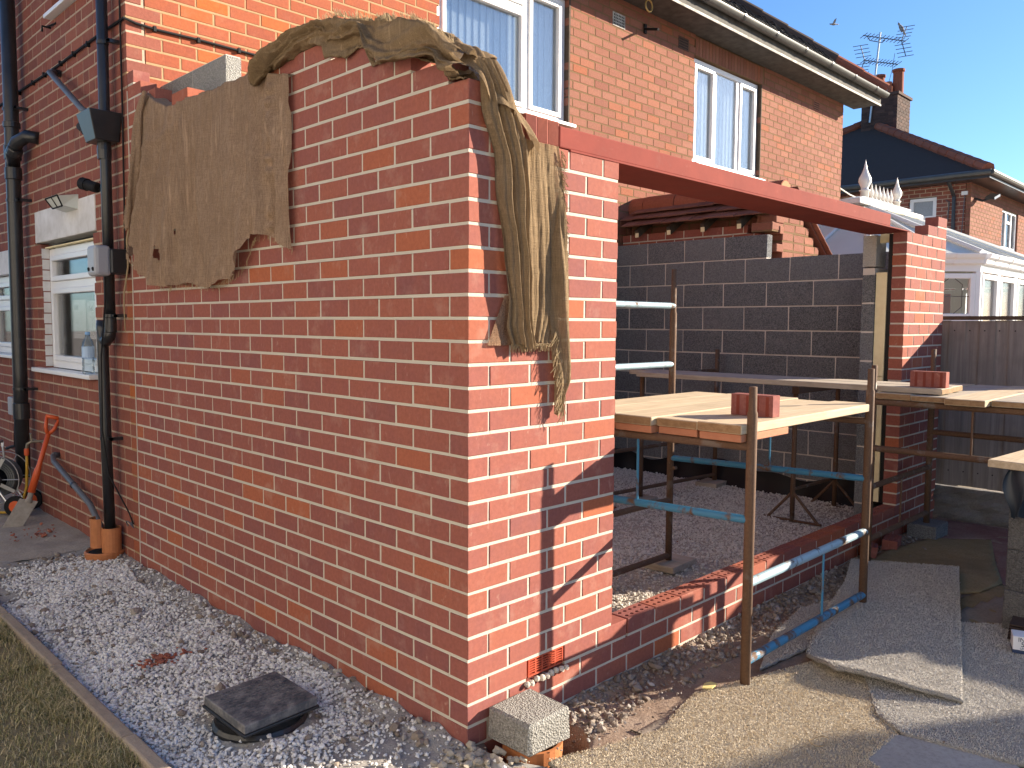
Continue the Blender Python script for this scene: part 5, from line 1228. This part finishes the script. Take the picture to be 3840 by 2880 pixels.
# gully
gy_ = empty('drain_gully', (-.08,3.57,.02), 'orange clay gully collar at foot of the rainwater pipe', 'drain')
MB().lathe([(.10,-.06),(.125,-.03),(.13,.01),(.12,.018),(.10,.0),(.09,-.04)], (-.10,3.62,.05), 24).build('collar', M['clay'], gy_, smooth=False)
MB().lathe([(.115,0),(.10,.012),(.03,.02)], (-.10,3.62,.045), 20).build('gully_dirt', M['rubber'], gy_)
MB().lathe([(.062,0),(.062,.17),(.055,.17),(.055,0)], (-.075,3.56,.06), 20).build('clay_sleeve', M['clay'], gy_, smooth=False)
P = np.array([[(-.135+.05*math.cos(a), 3.64+.06*math.sin(a), z) for a in np.linspace(1.6,4.6,8)] for z in (.09,.29)]); MB().grid(P).grid(P+np.array((.008,0,0))).build('clay_shard', M['clay'], gy_)
# grey waste
gw = pipe('grey_waste_pipe', [(.0,4.92,.56),(-.05,4.90,.555),(-.075,4.80,.53),(-.075,3.98,.32),(-.075,3.78,.20),(-.085,3.68,.10)], .021, M['greypvc'], 'grey waste pipe sloping down the wall to the gully', clips=())
MB().lathe([(.026,0),(.029,.012),(.026,.03)], (-.02,4.92,.558), 14, (-1,-.2,0)).build('elbow', M['greypvc'], gw); MB().lathe([(.025,0),(.025,.02)], (-.075,4.34,.41), 14, (0,-1,-.26)).build('clip', M['blackpvc'], gw)
# cables
MB().tube([(-.012,3.30,5.2),(-.012,3.31,3.0),(-.014,3.33,2.1)], .006, 6).build('wall_cable', M['rubber'], None, label='thin black cable running down beside the house corner', cat='cable')
cb = [(-.012,6.4,3.535)]+[(-.014,y,3.545-.006*math.sin(y*3)) for y in np.linspace(6.2,3.3,14)]+[(-.014,HY-.014,3.55),(.06,HY-.014,3.535)]+[(x,HY-.014,3.53-.003*math.sin(x*9)) for x in np.linspace(.2,2.4,10)]
ce = empty('cable_run', (0,HY,3.54), 'black cable clipped along the house wall round the corner', 'cable')
MB().tube(cb, .009, 7).build('cable', M['rubber'], ce)
for x in (.17,.46,.75,1.05,1.4): MB().box(x,x+.018,HY-.026,HY,3.512,3.545).build('cable_clip', M['rubber'], ce)
for y in (3.6,3.9,4.2,4.5,4.9,5.2,5.6): MB().box(-.026,0,y,y+.018,3.525,3.56).build('cable_clip', M['rubber'], ce)
MB().tube([(-.13,3.36,1.96),(-.12,3.40,1.8),(-.125,3.50,1.4),(-.125,3.52,.9),(-.10,3.50,.6),(-.02,3.38,.35),(-.012,3.33,.28)], .005, 6).build('thin_cable', M['rubber'], None, label='thin loose cable hanging from the grey box to the wall foot', cat='cable')
MB().tube([(-.015,3.36,.29)]+[(-.02-.02*math.sin(a), 3.34-.05*math.cos(a)+.02, .26+.04*math.sin(a)) for a in np.linspace(0,3.3,8)], .004, 6).build('grey_wire_loop', M['greypvc'], None, label='short grey wire loop sticking out of the brickwork', cat='cable')
# cctv / junction box
jb = empty('junction_box', (-.1,3.25,2.0), 'grey weatherproof double socket box on the rainwater pipe', 'box')
MB().box(-.21,-.11,3.30,3.46,1.925,2.12).build('box_body', M['greybox'], jb, bevel=.022); MB().box(-.12,-.005,3.28,3.42,1.94,2.10).build('box_back', M['blackpvc'], jb, bevel=.01)
for y in (3.34,3.42): MB().lathe([(.018,0),(.016,.008),(.006,.010),(.005,.004)], (-.205,y,1.965), 14, (-1,0,-.45)).build('cable_gland', M['rubber'], jb)
# solar light and cctv
sl_ = empty('wall_light', (-.08,4.4,2.5), 'small glass wall light above the kitchen window lintel', 'light')
MB().add([(-.14,4.25,2.535),(-.14,4.53,2.535),(-.0,4.53,2.56),(-.0,4.25,2.56),(-.10,4.28,2.47),(-.10,4.50,2.47),(-.0,4.53,2.45),(-.0,4.25,2.45)], [(0,1,2,3),(4,7,6,5),(0,4,5,1),(1,5,6,2),(2,6,7,3),(3,7,4,0)]).build('lamp_body', plain('frosted_lamp',(.55,.57,.52),.3,.5), sl_, bevel=.003)
MB().tube([(-.142,4.25,2.537),(-.142,4.53,2.537)], .006, 6).tube([(-.142,4.39,2.537),(-.102,4.39,2.468)], .005, 6).tube([(-.142,4.25,2.537),(-.102,4.28,2.468),(-.102,4.50,2.468),(-.142,4.53,2.537)], .006, 6).build('lamp_frame', M['rubber'], sl_)
cc_ = empty('security_camera', (-.05,3.75,2.5), 'black bullet security camera on the wall beside the rainwater pipe', 'camera')
MB().lathe([(.03,0),(.036,.01),(.036,.10),(.042,.10),(.042,.15),(.036,.15)], (-.06,3.66,2.53), 16, (-.35,.85,.25)).build('camera_body', M['rubber'], cc_, smooth=False); MB().tube([(0,3.64,2.50),(-.05,3.66,2.53)], .014, 8).build('camera_bracket', M['rubber'], cc_)
# bottle on the sill
bo = empty('water_bottle', (-.02,4.06,1.25), 'clear plastic water bottle standing on the kitchen window sill', 'bottle')
pr = [(.038,0),(.041,.01),(.041,.05),(.038,.055),(.041,.06),(.041,.10),(.038,.105),(.041,.11),(.041,.20),(.035,.235),(.018,.265),(.015,.29)]
gb = glass_mat('pet_plastic', (.82,.90,.95), .08); MB().lathe(pr, (-.012,4.115,1.2505), 18).build('bottle_body', gb, bo, smooth=True)
MB().lathe([(.0415,.0),(.0418,.08),(.0415,.081)], (-.012,4.115,1.37), 18).build('bottle_label', plain('pale_blue_label',(.40,.55,.75),.5), bo); MB().lathe([(.017,0),(.017,.02),(.001,.021)], (-.012,4.115,1.537), 12).build('bottle_cap', plain('blue_cap',(.2,.4,.7),.4), bo)
# socket box at far left
so_ = MB().box(-.09,0,5.90,6.04,.80,.96).build('socket_box', M['greybox'], None, bevel=.01, label='grey outdoor socket box at the left edge', cat='box')
MB().tube([(-.05,5.95,.80),(-.06,5.94,.65),(-.05,6.0,.52),(-.05,6.3,.46)], .014, 8).build('socket_cable', M['rubber'], None, label='black cable dropping from the grey socket box', cat='cable')
# spade
spd = empty('spade', (-.27,4.95,.03), 'orange handled spade leaning on the house wall', 'spade')
A_, B_ = Vector((-.235,4.96,.16)), Vector((-.03,4.93,.87)); dd = (B_-A_).normalized(); sd = Vector((.95,-.30,0)); sd = (sd-dd*sd.dot(dd)).normalized(); nn = dd.cross(sd)
MB().tube([A_+dd*.12, A_+dd*.30, A_+dd*.34, B_-dd*.14], [.028,.026,.019,.018], 14).build('shaft', M['orange'], spd, smooth=True)
h0 = B_-dd*.15
MB().tube([h0, h0+dd*.05+sd*.03, h0+dd*.14+sd*.045], [.016,.014,.013], 10).tube([h0, h0+dd*.05-sd*.03, h0+dd*.14-sd*.045], [.016,.014,.013], 10).tube([h0+dd*.145-sd*.055, h0+dd*.145+sd*.055], .016, 12).build('d_handle', M['orange'], spd, smooth=True)
bl_ = MB(); o_ = A_+dd*.06; e_ = o_-dd*.30+Vector((-.10,-.03,0))
dm = plain('mortar_caked_steel', (.34,.31,.27), .8, .3, c2=(.24,.21,.18), sc=25)
bd = (e_-o_).normalized(); bn = bd.cross(sd).normalized(); bl_.obox((o_+e_)/2, bd*(e_-o_).length, sd*.13, bn*.008); bl_.build('blade', dm, spd, bevel=.003)
MB().tube([A_+dd*.14, A_+dd*.08, o_-dd*.02], [.022,.02,.03], 12).build('socket', dm, spd)
# tap with hose
tp = empty('outside_tap', (-.05,5.35,.63), 'outside tap with orange hose connector on the house wall', 'tap')
MB().tube([(0,5.30,.63),(-.09,5.33,.63),(-.12,5.345,.61),(-.125,5.35,.57)], [.011,.012,.013,.012], 10).tube([(-.09,5.33,.63),(-.095,5.335,.69)], .009, 8).tube([(-.095,5.31,.695),(-.095,5.36,.695)], .006, 6).build('tap_body', plain('old_brass_tap',(.22,.19,.14),.5,.4,.5), tp)
MB().lathe([(.016,0),(.02,.01),(.02,.05),(.016,.06)], (-.125,5.35,.515), 12).build('hose_connector', M['orange'], tp)
MB().tube([(-.125,5.35,.52),(-.125,5.36,.40),(-.13,5.37,.25),(-.17,5.36,.12),(-.28,5.4,.05),(-.5,5.7,.04)], .011, 10).build('yellow_hose', M['yellowhose'], tp, smooth=True)
# hose reel
hr = empty('hose_reel', (-.30,5.55,.03), 'metal hose reel cart with grey hose and orange wheel by the wall', 'hose reel')
rc = Vector((-.30,5.50,.33)); axr = Vector((-.62,-.78,0)).normalized(); ux_ = axr.cross(Vector((0,0,1)))
def rp_(a, r_, s): return rc+axr*s+ux_*(math.cos(a)*r_)+Vector((0,0,1))*(math.sin(a)*r_)
q = MB()
for layer in range(4):
    for k in range(6): q.tube([rp_(a, .10+.0155*layer, -.07+k*.024) for a in np.linspace(0,2*math.pi,25)], .0105, 6)
q.build('hose_coil', M['greyhose'], hr)
for s in (-.1,.1):
    q = MB(); q.tube([rp_(a, .205, s) for a in np.linspace(0,2*math.pi,33)], .004, 6)
    for k in range(6): q.tube([rp_(k*1.047, .06, s), rp_(k*1.047, .205, s)], .0035, 5)
    q.build('rim_wire', M['galv'], hr)
MB().lathe([(.075,-.112),(.075,.112),(.03,.125)], rc, 18, axr).build('hub', M['rubber'], hr)
for s in (-.125,.125):
    f0 = rc+axr*s; MB().tube([f0+ux_*.16+Vector((0,0,-.30)), f0, f0+ux_*.02+Vector((0,0,.24))], .009, 8).tube([f0, f0-ux_*.17+Vector((0,0,-.27))], .009, 8).build('frame_leg', M['steel'], hr)
a0 = rc+axr*.125+ux_*.02+Vector((0,0,.24)); b0 = rc-axr*.125+ux_*.02+Vector((0,0,.24)); MB().tube([a0, a0+Vector((0,0,.05)), b0+Vector((0,0,.05)), b0], .012, 8).build('carry_handle', M['galv'], hr)
for k in range(4):
    a = .5+k*math.pi/2; MB().obox(rp_(a,.14,.118), (rp_(a,.22,0)-rp_(a,.10,0)), (rp_(a+1.57,.03,0)-rc), axr*.004).build('spoke_plate', M['steel'], hr)
MB().tube([rc+axr*.13, rc+axr*.15+ux_*.03, rc+axr*.17+ux_*.09+Vector((0,0,.10))], .014, 8).build('crank', M['rubber'], hr)
MB().lathe([(.02,0),(.022,.02),(.016,.05)], rc+axr*.13+ux_*-.02, 10, axr).build('hose_connector', M['orange'], hr)
MB().tube([rc+axr*.17-ux_*.02, rc+axr*.2-ux_*.02+Vector((0,0,-.10)), rc+axr*.22+ux_*.04+Vector((0,0,-.24)), rc+axr*.2+ux_*.25+Vector((0,0,-.29)), rc+ux_*.6+Vector((0,0,-.29))], .011, 8).build('feed_hose', M['yellowhose'], hr, smooth=True)
for s, lb in ((.14,0),(-.14,1)):
    wc = rc+axr*s-ux_*.19; wc.z = .03+.085
    w_ = MB().lathe([(.060,-.014),(.085,-.014),(.088,0),(.085,.014),(.060,.014)], wc, 24, axr).build('wheel_tyre', M['rubber'], hr); MB().lathe([(.001,-.012),(.062,-.013),(.062,.013),(.02,.016),(.001,.016)], wc, 20, axr).build('wheel_disc', M['orange'], hr)
# metal hook on wall
MB().tube([(0,4.75,3.86),(-.06,4.75,3.86),(-.062,4.75,3.82)], .008, 6).tube([(0,4.62,3.865),(-.03,4.74,3.858)], .007, 6).build('wall_hook', M['rubber'], None, label='old iron hook in the upper house wall', cat='hook')
# ================================================================== HESSIAN
def interp(x, pts): return np.interp(x, [p[0] for p in pts], [p[1] for p in pts])
def cloth(name, nu, nv, fn, mat, parent, keep=None, smooth=True):
    U_, V_ = np.meshgrid(np.linspace(0,1,nu), np.linspace(0,1,nv), indexing='ij'); P = fn(U_, V_)
    mb = MB(); mb.grid(np.stack(P, -1), keep); o = mb.build(name, mat, parent, smooth=True)
    return o
h1 = empty('hessian_sheet', (-.03,2.1,2.0), 'large brown hessian sheet with ragged holes hanging over the side wall', 'hessian')
topz = [(1.19,2.772),(1.62,2.868),(2.18,2.872),(2.62,2.885),(2.80,2.965),(2.90,3.02),(3.10,2.96)]
botz = [(1.19,1.97),(1.25,2.0),(1.344,2.036),(1.45,2.062),(1.52,2.062),(1.583,2.041),(1.609,1.996),(1.676,1.918),(1.75,1.885),(1.831,1.865),(2.05,1.818),(2.2,1.835),(2.281,1.856),(2.36,1.84),(2.467,1.856),(2.6,1.838),(2.734,1.848),(2.837,1.873),(3.0,1.965),(3.1,2.06),(3.16,2.15)]
def sheet1(u, v):
    y0 = 1.205+1.74*u; wv = np.clip((v-.12)/.88, 0, 1)
    zt = interp(y0, topz); zb = interp(y0+.20*u**2.5, botz)+.012*fbm(y0*9, u*0+1, 3, 3, 101)
    z = zt*(1-wv)+zb*wv; y = y0+wv*.20*u**2.5
    over = np.clip((.12-v)/.12, 0, 1)
    ph = y0*15+1.4*np.sin(z*2.6+y0*2)+.9*np.sin(y0*5)
    fold = .034*np.abs(np.sin(ph))**5+.016*np.abs(np.sin(ph*2.3+1.1+.6*np.sin(z*6)))**8+.006*np.abs(np.sin(y0*61+2*np.sin(z*4)))**4+.030*np.clip(np.sin(y0*6.3+z*2.1),0,1)**2
    dr = .006+.010*wv+fold*(.45+.8*wv)+.012*np.clip(fbm(y0, z, 3, 3, 105), -.3, .6)*wv+.0025*fbm(y0, z, 40, 2, 107)
    lf = np.clip((u-.86)/.14, 0, 1); dr = dr+.045*np.sin(np.pi*np.clip(lf*1.1,0,1))*(.4+.6*wv)
    # puckered seam
    dr = dr+.010*wv*np.abs(fbm(y0*2.2+z*.8, z*1.5, 3, 4, 109))+.012*np.clip(np.sin((z-2.45)*26+y0*5),0,1)**3*np.exp(-((y0-2.7)/.25)**2-((z-2.7)/.18)**2)
    sm_ = np.exp(-((y0-1.36)/.035)**2); dr = dr+sm_*.012*(1+np.sin(z*55+2*np.sin(z*21)))
    dr = dr+.016*np.exp(-((y0-1.235)/.03)**2)
    x = -dr+over*.09; z = z+over*.014*np.sin(over*1.57)
    return x, y, z
NU, NV = 150, 110
def keep1(i, j):
    y = 1.205+1.74*i/NU; v = j/NV; y2 = y+max(0,(v-.12)/.88)*.20*(i/NU)**2.5
    zt = interp(y, topz); zb = interp(y+.20*(i/NU)**2.5, botz); z = zt+(zb-zt)*max(0,(v-.12)/.88)
    r = random.random()
    for cy, cz, ry, rz in ((2.99,2.05,.022,.045),(2.985,1.985,.012,.016),(2.70,2.07,.012,.03),(2.47,2.17,.014,.018),(2.68,2.03,.01,.02)):
        if ((y2-cy)/ry)**2+((z-cz)/rz)**2 < 1+.5*r: return False
    return not (v > .985 and r < .5)
cloth('cloth', NU, NV, sheet1, M['burlap'], h1, keep1)
def fold1(u, v):   # ragged rolled left edge
    z = 3.0-.78*u; yc = interp(-z, [(-3.0,2.86),(-2.9,2.95),(-2.68,3.02),(-2.4,3.13),(-2.24,3.20),(-2.2,3.20)])
    a = v*2*np.pi; r = .035+.012*np.sin(a*3+z*9)+.01*fbm(a*.8, z, 6, 3, 121); r = r*(1-.55*np.clip((u-.9)/.1,0,1))
    return -.04+.7*r*np.cos(a), yc+r*1.0*np.sin(a), z+.01*np.sin(a*2)
cloth('rolled_edge', 60, 22, fold1, M['burlap'], h1)
q = MB(); rs = random.Random(31)
for k in range(160):
    t = rs.random(); y = 1.21+2.0*t*.98; z = interp(y, botz); x = -.02
    q.tube([(x,y,z+.01),(x-.004,y+rs.uniform(-.01,.01),z-rs.uniform(.005,.02)),(x-.006,y+rs.uniform(-.014,.014),z-rs.uniform(.012,.032))], .0009, 3, False)
for k in range(140):
    z = rs.uniform(2.22,2.95); y = interp(-z, [(-3.0,2.86),(-2.9,2.95),(-2.68,3.02),(-2.4,3.13),(-2.24,3.20)])+.03
    q.tube([(-.05,y,z),(-.055,y+rs.uniform(.005,.02),z+rs.uniform(-.012,.012)),(-.05,y+rs.uniform(.015,.04),z+rs.uniform(-.03,.012))], .0009, 3, False)
q.build('frayed_threads', M['stringm'], h1, kind='stuff')
MB().tube([(-.03,3.20,2.24)]+[(-.035+.01*math.sin(k),3.235+.012*k+.006*math.sin(k*2.1),2.16-.085*k) for k in range(8)], [.006]+[.007-.0005*k for k in range(8)], 6).build('twisted_thread', M['stringm'], h1)
# ---- second sheet: bunched along the wall top, then hanging down the front
h2 = empty('hessian_cloth', (.1,.3,2.5), 'golden hessian cloth bunched along the wall top and hanging down the front corner', 'hessian')
def roll(u, v):
    s = u; y = 1.58-1.56*s
    zb = interp(-y, [(-1.6,2.80),(-1.42,2.835),(-1.2,2.855),(-.92,2.855),(-.9,2.80),(-.62,2.775),(-.56,2.69),(-.35,2.672),(-.12,2.60),(-.10,2.545),(.02,2.50)])
    zt = interp(-y, [(-1.64,2.86),(-1.55,2.93),(-1.40,2.945),(-1.2,2.945),(-1.0,2.955),(-.85,2.955),(-.75,2.935),(-.62,2.875),(-.55,2.875),(-.42,2.845),(-.25,2.79),(-.15,2.72),(-.05,2.655),(.02,2.60)])
    a = v*2*np.pi
    hh = np.maximum((zt-zb)/2, .03); cz = (zt+zb)/2; wx = .085+.02*np.sin(s*9)
    rid = 1+.34*(1-2*np.abs(np.sin(a*2+1.3*np.sin(s*5))))+.26*(1-2*np.abs(np.sin(a*3.5-s*6+.5)))*(.5+.5*np.sin(s*13+1))+.10*np.cos(a*13+s*23)+.18*fbm(a*.9, s*3, 2.2, 3, 131)
    sag = np.interp(-y, [-1.6,-1.52,-1.42,-1.33,-1.26,-1.15,-.98,-.9,-.75,-.62,-.57,-.5,-.43,-.36,-.28,-.22,-.16,-.1,.02], [.05,.095,.085,.05,.02,-.01,-.022,.005,.01,-.02,.03,.07,.088,.08,.05,.045,.02,.02,0])+.012*fbm(y*9, y*0+2, 2, 3, 137)
    fr = np.clip(np.cos(a-np.pi), 0, 1)          # side facing -x
    x = .045+wx*rid*np.cos(a)*1.0-.02*fr
    z = cz+hh*rid*np.sin(a)*.95-sag*fr**1.5
    x = np.minimum(x, .20); x = np.where(z < zb, np.minimum(x, -.012-.02*fr), x)
    bump_ = .016*fbm(y*13, a*1.6, 1., 4, 139)+.006*fbm(y*45, a*5, 1., 3, 143); x = x+bump_*np.cos(a); z = z+bump_*1.2*np.sin(a)
    endk = np.clip(s/.05, 0, 1)**.5; x = .03+(x-.03)*(.25+.75*endk); z = cz+(z-cz)*(.3+.7*endk)
    return x, y+.012*np.sin(a*3+s*20), z
cloth('top_bundle', 260, 96, roll, M['burlap2'], h2)
def peak(u, v):     # flap standing over the brick pack behind
    x = .03+.30*u; z0 = interp(x, [(.03,2.60),(.10,2.675),(.17,2.665),(.24,2.56),(.33,2.38)])
    y = .10-.17*v**.7; z = z0-(z0-interp(x, [(.03,2.45),(.2,2.40),(.33,2.25)]))*v**1.3
    return x, y-.02*np.sin(u*14+v*3)*v-.006*np.sin(u*33), z
cloth('top_flap', 46, 30, peak, M['burlap2'], h2)
lft = [(-2.62,.045),(-2.50,.045),(-2.41,.052),(-2.26,.105),(-2.10,.125),(-1.97,.146),(-1.72,.172),(-1.62,.17),(-1.53,.215)]
rgt = [(-2.62,.12),(-2.50,.17),(-2.41,.225),(-2.30,.275),(-2.20,.285),(-1.97,.285),(-1.72,.305),(-1.53,.33)]
def bunch(u, v):
    z = 2.60-(2.60-1.545)*v; xl = interp(-z, lft); xr = interp(-z, rgt)
    x = xl+(xr-xl)*u+.004*np.sin(z*23+u*5); ph = 1.2*np.sin(z*2.7)+.5*np.sin(z*7)
    f = np.abs(np.sin(u*np.pi*3.2+ph))**.8*.036+np.abs(np.sin(u*np.pi*7+ph*1.6))**1.3*.014
    y = -(.012+f*(.55+.45*np.sin(np.pi*u)))*(.75+.35*np.sin(v*3))-.018*np.sin(np.pi*u)
    y = np.where(z > 2.5, y+(z-2.5)*.35, y); y = y+.004*fbm(x*10, z, 9, 3, 141)
    return x, y, z+.012*np.sin(u*9)*v**6
cloth('hanging_folds', 64, 130, bunch, M['burlap2'], h2)
rg2 = [(-2.34,.475),(-2.18,.487),(-2.0,.498),(-1.82,.497),(-1.7,.485),(-1.56,.42),(-1.5,.40)]
def panel(u, v):
    z = 2.345-(2.345-1.55)*v; xl = .26-.01*v; xr = interp(-z, rg2)
    x = xl+(xr-xl)*u; f = .010*np.abs(np.sin(u*9+1.5*np.sin(z*3)))+.006*np.abs(np.sin(u*21+z*5))
    y = -.010-f*(.4+.8*v)-.030*np.clip((u-.72)/.28,0,1)**2*np.sin(np.clip(v*1.3,0,1)*np.pi)+.0025*fbm(x*12, z, 12, 3, 151)
    return x, y, z-.01*np.sin(u*7)*v**4
cloth('hanging_panel', 60, 90, panel, M['burlap2'], h2)
def tail(u, v):
    z = 2.24-(2.24-1.275)*v; xc = interp(-z, [(-2.24,.482),(-1.98,.472),(-1.7,.475),(-1.5,.487),(-1.4,.50),(-1.275,.475)]); w_ = interp(-z, [(-2.24,.002),(-2.1,.018),(-1.9,.045),(-1.7,.06),(-1.5,.055),(-1.4,.042),(-1.33,.022),(-1.275,.008)])
    x = xc+(u-.5)*2*w_; y = -.016-.045*np.cos((u-.5)*3.0)*np.minimum(1,w_/.05)-.008*np.sin(u*11+z*9)
    return x, y, z-.03*np.sin(u*3.1+.6)*(v > .85)*(v-.85)*4
cloth('frayed_tail', 22, 90, tail, M['burlap2'], h2)
q = MB(); rs = random.Random(41)
def thr(p, dx, dz, n=1): 
    q.tube([p, (p[0]+dx*.5+rs.uniform(-.004,.004), p[1]-rs.uniform(0,.008), p[2]+dz*.45), (p[0]+dx, p[1]-rs.uniform(-.004,.010), p[2]+dz)], .0011, 3, False)
for k in range(240):
    z = rs.uniform(1.6,2.33); x = float(interp(-z, rg2)); thr((x-.006,-.03,z), rs.uniform(.006,.034), rs.uniform(-.045,.008))
for k in range(150):
    z = rs.uniform(1.28,1.62); x = .49+rs.uniform(-.05,.02)*(z-1.2)/.4; thr((x,-.04,z), rs.uniform(-.045,.012), -rs.uniform(.03,.08))
for k in range(220):
    x = rs.uniform(.20,.42); thr((x,-.025,1.556), rs.uniform(-.012,.012), -rs.uniform(.004,.036)**1.0)
for k in range(620):
    s = rs.random(); y = 1.58-1.5*s; z = interp(-y, [(-1.6,2.9),(-1.2,2.95),(-.85,2.96),(-.6,2.875),(-.3,2.80),(-.05,2.65)]); q.tube([(.0,y,z-.01),(-.01+rs.uniform(-.01,.01),y+rs.uniform(-.015,.015),z+rs.uniform(-.006,.024))], .0009, 3, False)
q.build('frayed_threads', M['stringm'], h2, kind='stuff')
def sheer(u, v):   # thin see-through corner at the bottom left
    z = 1.74-(1.74-1.55)*v; x = (.175-.09*v)+(.245-(.175-.09*v))*u; return x, -.012-.004*np.sin(u*6)+0*z, z
so2 = cloth('sheer_corner', 16, 14, sheer, burlap_mat('thin_hessian', (.36,.22,.14), (.40,.26,.17), .30), h2)
print('objects', len(bpy.data.objects), 'tris', sum(len(m_.loop_triangles) or len(m_.polygons) for m_ in bpy.data.meshes))
